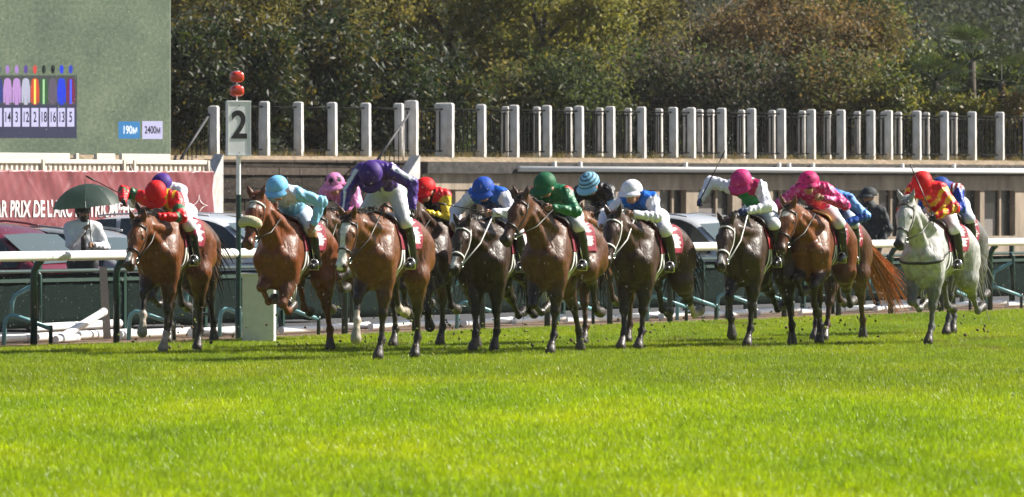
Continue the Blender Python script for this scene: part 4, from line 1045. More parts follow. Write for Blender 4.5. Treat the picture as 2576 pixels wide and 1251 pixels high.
for n, uc, sc, hc in cells:
    mb = MB(); mb.poly([(vx(uc - 9), -.009, vz(319)), (vx(uc + 9), -.009, vz(319)), (vx(uc + 9), -.009, vz(272)), (vx(uc - 9), -.009, vz(272))], [(0, 1, 2, 3)]); ti = mb.build('number_tile', tilem, vs)
    if n: text_mesh('digits', n, .25, inkm, ti, Matrix.Translation((vx(uc), -.012, vz(296))) @ Matrix.Rotation(math.pi / 2, 4, 'X'), .001, .004, .46)
    # little silks icon: shirt with sleeves, cap above
    sm_ = screen_mat('screen_silk', sc, .5); P2 = [(-3, 197), (3, 197), (8, 201), (11, 225), (10.5, 258), (6, 260), (5, 235), (4.5, 264), (-4.5, 264), (-5, 235), (-6, 260), (-10.5, 258), (-11, 225), (-8, 201)]
    mb = MB(); mb.poly([(vx(uc + a), -.009, vz(b)) for a, b in P2], [(0, 1, 2, 3, 4, 5, 6, 13), (13, 6, 7, 8, 9, 12), (9, 10, 11, 12)][:0] + [tuple(range(14))]); mb.build('silks_icon', sm_, vs)
    if n == '2' or n == '18' or n == '5':
        mb = MB(); mb.poly([(vx(uc + a), -.011, vz(b)) for a, b in ((-2.5, 200), (2.5, 200), (2.5, 262), (-2.5, 262))], [(0, 1, 2, 3)]); mb.build('silks_stripe', screen_mat('screen_stripe', {'2': (.9, .6, .1), '18': (.3, .5, .25), '5': (.05, .1, .8)}[n], .85), vs)
    mb = MB(); mb.poly([(vx(uc) + math.cos(t) * .034, -.009, vz(175) + math.sin(t) * .075) for t in [2 * math.pi * i / 16 for i in range(16)]], [tuple(range(16))]); mb.build('cap_icon', screen_mat('screen_cap', hc, .5), vs)
o = flat('distance_tile', 298, 306, 352, 349, (.06, .24, .50), -.004, .6); text_mesh('distance_text', '190м', .19, screen_mat('screen_pale', (.7, .75, .85), .8), o, Matrix.Translation((vx(327), -.008, vz(328))) @ Matrix.Rotation(math.pi / 2, 4, 'X'), .001, .004, .60)
o = flat('length_tile', 358, 305, 409, 350, (.60, .58, .82), -.004, .6); text_mesh('length_text', '2400м', .18, inkm, o, Matrix.Translation((vx(384), -.008, vz(328))) @ Matrix.Rotation(math.pi / 2, 4, 'X'), .001, .004, .55)

# ------------------------------------------------------------------ terrace: wall, windows, post fence
TL = Vector((WX(665, 155), 155, 0)); TR = Vector((WX(2515, 174), 174, 0)); TD = (TR - TL).normalized(); TN = Vector((TD.y, -TD.x, 0)); TZ = 2.64; TA = math.atan2(TD.y, TD.x)
def tpt(s, off=0.0, z=0.0): q = TL + TD * s + TN * off; return Vector((q.x, q.y, z))   # off>0: towards the camera
def tcol(u, off=0.0):
    lo, hi = -60.0, 120.0
    for _ in range(50):
        m = (lo + hi) / 2; q = tpt(m, off)
        if 1288 + F * q.x / q.y < u: lo = m
        else: hi = m
    return lo
M_DRYGRASS = mat('dry_terrace_soil', (.20, .15, .095), rough=.95, noise=.3, nscale=3, bump=.5, bscale=12, col2=(.13, .11, .05))
far1, far2 = tpt(80, -200), tpt(-80, -200)
def terrace_top(name, s0, s1, o0, o1, z, m_):
    mb = MB(); q = [tpt(s0, o0, z), tpt(s1, o0, z), tpt(s1, o1, z), tpt(s0, o1, z)]; mb.poly(q, [(0, 1, 2, 3)]); return struct(mb.build(name, m_))
terrace_top('terrace_ground', -60, 70, .46, -90, TZ, M_DRYGRASS)
mb = MB(); mb.poly([tpt(-60, .46, TZ), tpt(70, .46, TZ), tpt(70, .66, TZ - .115), tpt(-60, .66, TZ - .115), tpt(-60, .66, TZ - .3), tpt(70, .66, TZ - .3)], [(0, 1, 2, 3), (3, 2, 5, 4)]); struct(mb.build('soil_bank', mat('bank_soil', (.27, .20, .14), rough=.95, noise=.35, nscale=3, bump=.6, bscale=14, col2=(.20, .16, .10))))
M_CONC = mat('pale_concrete', (.74, .72, .71), rough=.8, noise=.20, nscale=5, bump=.35, bscale=24, col2=(.56, .53, .48), stretch=(1, 1, .35))
M_TANW = mat('tan_render', (.40, .32, .24), rough=.85, noise=.26, nscale=2.0, bump=.3, bscale=16, col2=(.28, .225, .17), stretch=(1, 1, .30))
M_STAIN = mat('stained_edge', (.035, .032, .030), rough=.9, noise=.4, nscale=6, col2=(.07, .064, .06))
M_WGLASS = mat('dark_window', (.030, .028, .027), rough=.3, spec=.5, noise=.4, nscale=3)
sA = tcol(1042, .7); sB = tcol(3000, .7)
bl = thing('terrace_building', 'low tan concrete building with dark windows under the terrace', 'building', tpt(sA, .7)); BO = tpt(sA, .7)
def tb(name, s0, s1, o0, o1, z0, z1, m_, par=bl, org=BO):
    mb = MB(); c = (tpt(s0, o0) + tpt(s1, o1)) / 2; c.z = (z0 + z1) / 2; mb.box(c - org, (s1 - s0, abs(o1 - o0), z1 - z0), TA); return mb.build(name, m_, par)
tb('roof_edge', sA, sB, .64, 1.05, TZ - .33, TZ - .10, M_STAIN)
tb('fascia', sA, sB, .64, .92, 1.99, TZ - .335, M_TANW)
mb = MB(); s0 = tcol(1300, 1.06); mb.tube([tpt(s0, 1.12, TZ - .235) - BO, tpt(sB, 1.12, TZ - .235) - BO], .058, n=10); mb.build('drain_pipe', mat('white_pipe', (.84, .83, .81), rough=.45, noise=.1), bl, True)
for uu in (1395, 1460, 1725, 1960, 1985, 2045, 2270, 2400):
    s = tcol(uu, 1.12); mb = MB(); mb.bbox(tpt(s, 1.12, TZ - .15) - BO, (.06, .07, .13), .01, TA); mb.build('pipe_bracket', mat('white_pipe', (.74, .73, .71)), bl)
tb('sill_wall', sA, sB, .66, .90, -.05, 1.0, M_TANW)
s = sA + .15; i = 0; R = random.Random(4); ops = []
while s < sB - .5:
    w = R.choice((.55, .9, 1.15, .75)); p_ = R.choice((.16, .30, .42)); ops.append((s, s + w, p_)); s += w + p_
for a, b, p_ in ops:
    w_ = tb('window', a, b, .70, .74, 1.0, 1.99, M_WGLASS)
    tb('pier', b, b + p_, .655, .88 + R.uniform(0, .02), 1.0, 1.99, M_TANW)
    if b - a > .8:
        m = a + (b - a) * R.choice((.36, .62)); mb = tb('mullion', m - .03, m + .03, .742, .80, 1.0, 1.99, M_TANW); 
    if R.random() < .75: tb('shutter', a + .02, a + (b - a) * R.uniform(.3, .95), .742, .752, 1.0, 1.0 + R.uniform(.3, .62), mat('grey_shutter', (.20, .18, .165), rough=.8, noise=.2))
    if R.random() < .3: tb('notice', a + .06, a + .22, .756, .76, 1.2, 1.45, mat('paper', (.6, .6, .6), rough=.8))
# end wall of the building and stair side wall
tb('end_wall', sA - .02, sA + .14, .655, .905, 0, TZ - .28, M_TANW)

rw = thing('retaining_wall', 'plain dark retaining wall under the terrace behind the maroon banner', 'wall', tpt(-20, .6)); 
tb('face', -58, tcol(520, .7), .5, .60, 0, TZ - .12, mat('dark_render', (.09, .075, .062), rough=.9, noise=.3, nscale=2), rw, tpt(-20, .6))
# dark stepped wall to the left
sL = tcol(522, .7)
st = thing('stepped_wall', 'dark stained stone terrace steps left of the tan building', 'wall', tpt(sL, .7)); SO = tpt(sL, .7)
M_DSTONE = mat('dark_stone', (.026, .021, .017), rough=.9, spec=.2, noise=.45, nscale=4, bump=.5, bscale=14, col2=(.05, .04, .031))
M_DSTONE2 = mat('brown_stone', (.075, .055, .042), rough=.9, noise=.35, nscale=4, bump=.4, bscale=14)
def course(z0, z1, o0, o1, m_, n, seed):
    R = random.Random(seed); s = sL
    while s < sA - .1:
        w = R.uniform(.5, .9) * n; e_ = min(s + w, sA - .04); j = R.uniform(-.012, .012)
        tb('stone', s + .006, e_ - .006, o0, o1 + j, z0 + .006, z1 - .004, m_, st, SO); s = e_
tb('backing', sL, sA - .03, .62, .70, 0, TZ - .14, mat('joint_dark', (.03, .026, .022), rough=.95), st, SO)
course(TZ - .13, TZ - .075, .62, .80, M_DSTONE2, 1.8, 1)
zc = TZ - .13
for k, (h, off, m_) in enumerate(((.10, .76, M_DSTONE), (.15, .95, M_DSTONE2), (.26, .92, M_DSTONE), (.20, .97, M_DSTONE), (.22, .93, M_DSTONE), (.22, .98, M_DSTONE2), (.25, .94, M_DSTONE), (.3, 1.0, M_DSTONE))):
    course(zc - h, zc, .68, off, m_, 1.2, k + 5); zc -= h
# sloping stair cheek walls and handrails
M_IRON = mat('dark_iron', (.005, .005, .005), rough=.8, spec=.1, noise=.2)
def cheek(label, u_top, u_bot, drop):
    s1 = tcol(u_top, 1.2); s0 = tcol(u_bot, 1.2); root = thing('stair_cheek', label, 'wall', tpt(s1, 1.2), 0); o = tpt(s1, 1.2); pts = []
    for off in (1.05, 1.30):
        pts += [tpt(s1, off, TZ + .02) - o, tpt(s0, off, TZ - drop) - o, tpt(s0, off, .0) - o, tpt(s1, off, .0) - o]
    mb = MB(); mb.poly(pts, [(0, 1, 2, 3), (7, 6, 5, 4), (0, 4, 5, 1), (1, 5, 6, 2), (2, 6, 7, 3), (3, 7, 4, 0)]); mb.build('slab', M_CONC, root)
cheek('sloping pale concrete stair wall left of the tan building', 1047, 985, .75)
cheek('sloping concrete stair wall at the right end of the maroon banner', 552, 522, .5)

fnc = thing('post_fence', 'row of pale concrete posts with iron bars along the terrace edge', 'fence', tpt(0, .3, TZ)); FO = tpt(0, .3, TZ)
def post_mesh(w, h):
    bm = bmesh.new(); bmesh.ops.create_cube(bm, size=1)
    for v in bm.verts: v.co = Vector((v.co.x * w, v.co.y * .19, (v.co.z + .5) * h))
    te = [e for e in bm.edges if all(v.co.z > h * .9 for v in e.verts)]
    bmesh.ops.bevel(bm, geom=te, offset=.045, segments=3, profile=.5, affect='EDGES')
    R = random.Random(int(w * 1000)); bmesh.ops.subdivide_edges(bm, edges=[e for e in bm.edges if e.calc_length() > .4], cuts=4)
    for v in bm.verts: v.co += Vector((R.uniform(-.006, .006), R.uniform(-.004, .004), 0))
    M = Matrix.Rotation(math.radians(-13), 4, 'Z'); bm.transform(M); me = bpy.data.meshes.new('concrete_post'); bm.to_mesh(me); bm.free(); me.materials.append(M_CONC); return me
PM = post_mesh(.175, 1.08); PMW = post_mesh(.36, 1.10); PMT = post_mesh(.24, 1.14)
us = [538, 665, 750, 835, 920, 1003, 1035, 1118, 1210, 1293, 1375, 1456, 1535, 1613, 1693, 1738, 1815, 1890, 1965, 2040, 2115, 2190, 2234, 2306, 2375, 2445, 2515, 2584, 2650, 2716, 2781, 2845, 2908]
def bars(off, u0, u1, n, zb=.10, zt_=.96):
    for k in range(n):
        uu = u0 + (u1 - u0) * (k + .5) / n; s = tcol(uu, off); o = link(bpy.data.objects.new('iron_bar', BM_), fnc); q = tpt(s, off, TZ + zb); o.location = q - FO
bm_ = MB(); bm_.box((0, 0, .41), (.021, .021, .82), TA); BM_ = bm_.mesh('iron_bar', M_IRON)
for i, uu in enumerate(us):
    s = tcol(uu, .3); o = link(bpy.data.objects.new('concrete_post', PMW if uu == 1118 else PMT if uu == 1035 else PM), fnc); o.location = tpt(s, .3, TZ - (.12 if uu in (538,) else .02)) - FO
    if i + 1 < len(us):
        s2 = tcol(us[i + 1], .3)
        for z in (.955, .12):
            mb = MB(); mb.tube([tpt(s, .32, TZ + z) - FO, tpt((s + s2) / 2, .32, TZ + z - .008) - FO, tpt(s2, .32, TZ + z) - FO], .020 if z > .5 else .013, n=6); mb.build('iron_rail', M_IRON, fnc, True)
        w = us[i + 1] - uu
        if uu in (665, 750, 835, 920): bars(.32, uu + w * .75, uu + w * .95, 1)
        elif uu == 538: bars(.32, uu + 10, uu + w - 10, 5)
        else: bars(.32, uu + 8, uu + w - 6, max(2, int(w / 13)))
# second row of posts and bars further back on the terrace
f2 = thing('rear_post_fence', 'second row of concrete posts glimpsed behind the terrace fence', 'fence', tpt(0, -2.6, TZ)); FO2 = tpt(0, -2.6, TZ); fnc_, FOb = fnc, FO
for i, uu in enumerate([1272, 1350, 1430, 1508, 1580, 1658, 1725, 1760, 1788, 1865, 1942, 2018, 2082, 2156, 2224, 2260, 2330, 2400]):
    s = tcol(uu, -2.6); o = link(bpy.data.objects.new('concrete_post', PM), f2); o.location = tpt(s, -2.6, TZ) - FO2; o.scale = (.8, .8, 1.0)
for z in (.93, .15):
    mb = MB(); mb.tube([tpt(tcol(1260, -2.6), -2.55, TZ + z) - FO2, tpt(tcol(2620, -2.6), -2.55, TZ + z) - FO2], .018, n=6); mb.build('iron_rail', M_IRON, f2, True)
for k in range(150):
    uu = 1262 + 9 * k; s = tcol(uu, -2.6); o = link(bpy.data.objects.new('iron_bar', BM_), f2); o.location = tpt(s, -2.55, TZ + .1) - FO2
# handrails on the stairs
for lb, ua, va, ub, vb in (('dark sloping handrail descending left of the first concrete post', 530, 283, 455, 400), ('dark sloping handrail beside the tall concrete post', 1030, 285, 950, 402)):
    D_ = 155.0 if ua < 800 else 158.0; p0 = W(ua, va, D_ - 1.6); p1 = W(ub, vb, D_ - 3.2); root = thing('handrail', lb, 'handrail', (p0.x, p0.y, TZ - .4)); o = Vector((p0.x, p0.y, TZ - .4))
    mb = MB(); mb.tube([p0 - o, p1 - o], .026, n=8); mb.build('top_bar', mat('grey_iron', (.035, .035, .04), rough=.6, noise=.2), root, True)
    for k in range(7):
        q = p0.lerp(p1, (k + .4) / 7.0); mb = MB(); mb.tube([q - o, Vector((q.x, q.y, q.z - .75)) - o], .010, n=5); mb.build('baluster', M_IRON, root)
# ------------------------------------------------------------------ trees, shrubs, hill
M_LEAF = mat('leaf', rough=.5, spec=.4, attr=True, trans=.42, tcol=(1.35, 1.35, .7))
M_DULL = mat('dull_leaf', rough=.6, spec=.3, attr=True, trans=.45, tcol=(1.2, 1.18, .85))
M_BARK = mat('bark', (.075, .058, .045), rough=.9, noise=.35, nscale=9, bump=.6, bscale=25)
def leaf_cloud(name, n_, cen, rad, nclump, rc, leaf, palette, seed, mat_, parent=None, flat=.0, shell=.55, zmin=None):
    n = int(n_ * 2.0); g = np.random.default_rng(seed); cen = np.array(cen, float); rad = np.array(rad, float)
    d = g.normal(size=(nclump, 3)); d /= np.linalg.norm(d, axis=1, keepdims=True); r = shell + (1 - shell) * g.random(nclump) ** .7
    cc = cen + d * r[:, None] * rad
    ci = g.integers(0, nclump, n); csz = g.uniform(.6, 1.35, nclump)
    P = cc[ci] + g.normal(size=(n, 3)) * (rc * csz[ci])[:, None] * np.array((1, 1, .75))
    if zmin is not None: k = P[:, 2] > zmin; P = P[k]; ci = ci[k]; n = len(P)
    nrm = g.normal(size=(n, 3)) + np.array((0, -.15, .55)); nrm /= np.linalg.norm(nrm, axis=1, keepdims=True)
    t = g.normal(size=(n, 3)); t -= nrm * (t * nrm).sum(1, keepdims=True); t /= np.linalg.norm(t, axis=1, keepdims=True); b = np.cross(nrm, t)
    L = leaf[0] * g.uniform(.6, 1.3, n)[:, None]; Wd = leaf[1] * g.uniform(.7, 1.2, n)[:, None]
    V = np.stack([P - t * L, P + b * Wd + nrm * Wd * .35, P + t * L - nrm * L * .15, P - b * Wd + nrm * Wd * .35], 1).reshape(-1, 3)
    Q = np.arange(n * 4).reshape(-1, 4)
    pal = np.array(palette, float); pc = g.integers(0, len(pal), nclump); pk = pc[ci]; sw = g.random(n) < .25; pk[sw] = g.integers(0, len(pal), sw.sum())
    col = pal[pk] * 1.45 * g.uniform(.65, 1.35, n)[:, None]; col = np.repeat(col, 4, 0)
    return link(bpy.data.objects.new(name, mesh_np(name, V, Q, mat_, col, smooth=False)), parent)
def tree(name, label, cat, u, D, vtop, wpx, palette, n, leaf, seed, mat_=None, zb=None, group=None, base=.35, rc=None, nclump=None, depth=1.0, shell=.55):
    zb = TZ if zb is None else zb; zt_ = WZ(vtop, D); w = wpx / F * D / 2; h = zt_ - zb; x = WX(u, D)
    root = thing(name, label, cat, (x, D, zb), 0, group); R = random.Random(seed)
    c = (0, 0, h * (base + 1) / 2); rad = (w, w * depth, h * (1 - base) / 2)
    leaf_cloud('crown', n, c, rad, nclump or max(40, int(n / 75)), rc or .26, leaf, palette, seed, mat_ or M_DULL, root, shell=shell, zmin=.02)
    mb = MB(); top = Vector((R.uniform(-.2, .2), R.uniform(-.2, .2), h * .7)); r0 = .035 * h ** .9
    mb.tube([Vector((0, 0, -.1)), Vector((R.uniform(-.05, .05), 0, h * .25)), top * .6 + Vector((0, 0, h * .1)), top], [r0 * 1.25, r0, r0 * .7, r0 * .25], n=7)
    for k in range(9):
        a = R.uniform(0, 6.28); z0 = h * R.uniform(.15, .6); L = R.uniform(.5, .9) * w; q = Vector((math.cos(a) * L, math.sin(a) * L * depth, z0 + h * R.uniform(.12, .35)))
        mb.tube([Vector((0, 0, z0)), q * .5 + Vector((0, 0, z0 * .5 + .05 * h)), q], [r0 * .5, r0 * .3, r0 * .1], n=5)
    mb.build('trunk', M_BARK, root, True); return root
G_LAUREL = [(.012, .022, .009), (.018, .029, .010), (.009, .015, .008), (.030, .037, .012), (.065, .052, .012)]
G_OLIVE = [(.11, .105, .032), (.14, .125, .034), (.08, .082, .03), (.16, .135, .038), (.06, .066, .026)]
G_BRIGHT = [(.135, .14, .032), (.18, .168, .034), (.10, .112, .03), (.20, .175, .038)]
G_BROWN = [(.105, .080, .040), (.135, .090, .042), (.075, .064, .034), (.09, .085, .038), (.16, .10, .045)]
G_GREYB = [(.06, .055, .042), (.08, .066, .05), (.045, .05, .034), (.10, .075, .05)]
G_DARK = [(.025, .04, .017), (.035, .052, .02), (.05, .062, .022), (.018, .028, .013)]
G_MID = [(.05, .075, .02), (.07, .095, .022), (.035, .05, .018), (.10, .11, .03)]
for i, (u, D, vt, w, n, lb) in enumerate((
        (455, 166, 35, 260, 5200, 'glossy dark laurel shrub nearest the big screen'), (620, 168, 20, 280, 5600, 'glossy dark laurel shrub behind the number two board'),
        (790, 170, 40, 280, 5600, 'glossy dark laurel shrub behind the third and fourth fence posts'), (950, 172, 75, 260, 5000, 'glossy dark laurel shrub left of the tall fence post'), (1110, 174, 150, 240, 4200, 'low glossy laurel shrub behind the wide concrete post'))):
    tree('laurel_shrub', lb, 'shrub', u, D, vt, w, G_LAUREL if i < 3 else G_LAUREL + G_DARK, n, (.085, .034), 20 + i, M_LEAF, group='laurel shrubs behind the fence', base=.02, rc=.24, depth=.8, shell=.45)
for i, (u, D, vt, w, pal, n, lf, lb) in enumerate((
        (540, 184, -140, 460, G_OLIVE, 6000, (.075, .036), 'olive yellow tree rising above the laurel beside the screen'), (830, 186, -160, 480, G_OLIVE, 6500, (.075, .036), 'olive yellow tree above the laurels left of centre'),
        (1120, 187, -150, 460, G_OLIVE + G_BRIGHT, 7000, (.075, .036), 'yellow green tree behind the wide concrete post'), (1360, 186, -130, 420, G_BRIGHT, 7500, (.075, .038), 'bright yellow green tree at upper centre'),
        (1540, 190, -120, 320, G_OLIVE, 5200, (.07, .034), 'yellow brown tree right of the bright centre tree'), (1730, 193, -200, 380, G_GREYB, 6000, (.065, .03), 'dull grey brown tree behind the russet one'),
        (1650, 182, 110, 360, G_GREYB + G_MID, 5200, (.062, .03), 'low grey green thicket right of centre'), (1450, 180, 150, 300, G_MID + G_DARK, 4200, (.065, .03), 'low dark green bush below the bright centre tree'),
        (1300, 180, 170, 260, G_MID + G_OLIVE, 3600, (.065, .03), 'low green bush behind the posts left of centre'),
        (1960, 187, -30, 420, G_BROWN, 7500, (.062, .03), 'rounded russet brown tree right of centre'), (2130, 189, -10, 330, G_BROWN + G_OLIVE, 6500, (.062, .03), 'tawny tree at the right edge of the wood'),
        (1860, 181, 130, 330, G_GREYB + G_DARK, 5200, (.062, .03), 'dark low thicket under the russet tree'), (2090, 181, 140, 300, G_MID + G_BROWN, 4600, (.062, .03), 'green brown bush below the tawny tree'),
        (2175, 192, -140, 170, G_MID + G_DARK, 3200, (.08, .036), 'narrow dark green tree behind the tawny tree'))):
    tree('broadleaf_tree', lb, 'tree' if vt < 60 else 'bush', u, D, vt, w, pal, n, lf, 60 + i, group='trees behind the terrace', base=.10 if vt > 60 else .16, depth=.7)
for i, (u, D, vt, w, pal, n, lb) in enumerate(((2290, 183, 105, 190, G_MID, 4200, 'green bush left of the fan palm'), (2530, 184, 112, 230, G_MID + G_DARK, 4600, 'dark green bush at the right edge'), (2400, 186, 120, 240, G_DARK, 4200, 'dark bush behind the fan palm'),
        (2215, 180, 190, 150, G_OLIVE + G_MID, 2600, 'yellow green bush between tawny tree and palm'), (2395, 180, 232, 130, G_BRIGHT + G_OLIVE, 1800, 'small yellow bush left of the low palm'), (2560, 180, 226, 110, G_BROWN + G_OLIVE, 1500, 'small brown seeded bush at the right edge'), (2480, 180, 240, 90, G_BRIGHT, 1200, 'small yellow bush under the palms'))):
    tree('garden_bush', lb, 'bush', u, D, vt, w, pal, n, (.07, .03), 110 + i, M_LEAF, group='bushes at the right', base=.02, depth=.6, shell=.4, rc=.2)
def palm(label, u, D, vc, r, seed):
    root = thing('fan_palm', label, 'palm', (WX(u, D), D, TZ), 0, 'fan palms'); R = random.Random(seed); h = WZ(vc, D) - TZ
    mb = MB(); mb.tube([(0, 0, -.1), (.02, 0, h * .5), (0, 0, h)], [.10, .085, .08], n=8); mb.build('trunk', M_BARK, root, True)
    for k in range(15):
        a = R.uniform(0, 6.28); e = R.uniform(-.5, 1.1); d = Vector((math.cos(a) * math.cos(e), math.sin(a) * math.cos(e), math.sin(e))); c = Vector((0, 0, h)) + d * r * .55
        s = d.cross(Vector((0, 0, 1))).normalized(); n_ = s.cross(d); mb = MB(); f = R.uniform(.7, 1.2); mb.cur = (.045 * f, .068 * f, .03 * f)
        mb.tube([Vector((0, 0, h)), c], .012, n=4)
        for q in range(13):
            t = -1.25 + 2.5 * q / 12; L = r * (.62 + .1 * R.random()); dd = d * math.cos(t) + s * math.sin(t); w_ = (d * -math.sin(t) + s * math.cos(t)) * .022 * r; tip = c + dd * L + Vector((0, 0, -.10 * L))
            mb.poly([c, c + dd * L * .5 + w_ + n_ * .015, tip, c + dd * L * .5 - w_ + n_ * .015], [(0, 1, 2, 3)])
        mb.build('frond', M_LEAF, root, False, True)
palm('fan palm standing out against the misty hill at right', 2445, 182, 150, .95, 3); palm('low fan palm with pale glinting fronds behind the right posts', 2520, 180, 205, .85, 4); palm('small fan palm right of the tawny tree', 2355, 181, 205, .7, 5)
# dry grass and weeds along the terrace edge
g = np.random.default_rng(5); n = 5200; s = g.uniform(tcol(430, .3), tcol(2700, .3), n); off = g.uniform(-.5, .55, n); X = TL.x + TD.x * s + TN.x * off; Y = TL.y + TD.y * s + TN.y * off
H = g.uniform(.04, .17, n) * (.5 + .8 * (np.sin(s * 2.3) * .5 + .5)); a = g.uniform(0, 6.28, n); w = .007; dx = g.normal(0, .05, n)
V = np.stack([np.stack([X - np.cos(a) * w, Y - np.sin(a) * w, np.full(n, TZ - .01)], 1), np.stack([X + np.cos(a) * w, Y + np.sin(a) * w, np.full(n, TZ - .01)], 1), np.stack([X + dx, Y, TZ + H], 1)], 1).reshape(-1, 3)
pal = np.array([(.26, .19, .09), (.32, .24, .12), (.16, .15, .05), (.22, .16, .09)]); col = np.repeat(pal[g.integers(0, 4, n)] * g.uniform(.7, 1.3, n)[:, None], 3, 0)
o = link(bpy.data.objects.new('dry_grass', mesh_np('dry_grass', V, np.arange(n * 3).reshape(-1, 3), M_DULL, col, False))); tag(o, 'dry yellow grass and weeds along the terrace edge', 'grass', kind='stuff')
# hill behind everything
def hill_z(x, y): return 2.6 + max(0, y - 205) * .10 + 1.2 * math.sin(x * .07) + 1.0 * math.sin(y * .05 + x * .03)
pts = []; fs = []; nx, ny = 40, 24
for i in range(nx + 1):
    for j in range(ny + 1): x = -120 + 240 * i / nx; y = 200 + 330 * j / ny; pts.append((x, y, hill_z(x, y) if j else -.5))
for i in range(nx):
    for j in range(ny): a = i * (ny + 1) + j; fs.append((a, a + ny + 1, a + ny + 2, a + 1))
mb = MB(); mb.poly(pts, fs); struct(mb.build('hill', mat('hill_scrub', (.03, .036, .024), rough=1.0, spec=.0, noise=.3, nscale=.6), None, True))
g = np.random.default_rng(9); nc = 1500; cy_ = g.uniform(208, 400, nc); cx_ = np.where(g.random(nc) < .75, g.uniform(.040, .078, nc), g.uniform(-.05, .045, nc)) * cy_; cz_ = np.array([hill_z(a, b) for a, b in zip(cx_, cy_)])
n = 120000; ci = g.integers(0, nc, n); P = np.stack([cx_, cy_, cz_ + .7], 1)[ci] + g.normal(size=(n, 3)) * np.array((.8, .8, .65)); nrm = g.normal(size=(n, 3)) + (0, -.2, .7); nrm /= np.linalg.norm(nrm, axis=1, keepdims=True)
t = g.normal(size=(n, 3)); t -= nrm * (t * nrm).sum(1, keepdims=True); t /= np.linalg.norm(t, axis=1, keepdims=True); b = np.cross(nrm, t); L = .095 * g.uniform(.6, 1.4, n)[:, None]
V = np.stack([P - t * L, P + b * L * .5, P + t * L, P - b * L * .5], 1).reshape(-1, 3); pal = np.array([(.05, .062, .042), (.07, .082, .05), (.035, .045, .034), (.10, .105, .065), (.06, .06, .05)])
pc = g.integers(0, 5, nc); col = np.repeat(pal[pc[ci]] * g.uniform(.6, 1.35, n)[:, None], 4, 0)
o = link(bpy.data.objects.new('far_wood', mesh_np('far_wood', V, np.arange(n * 4).reshape(-1, 4), M_DULL, col, False))); tag(o, 'misty far wooded slope behind the trees', 'wood', kind='stuff')

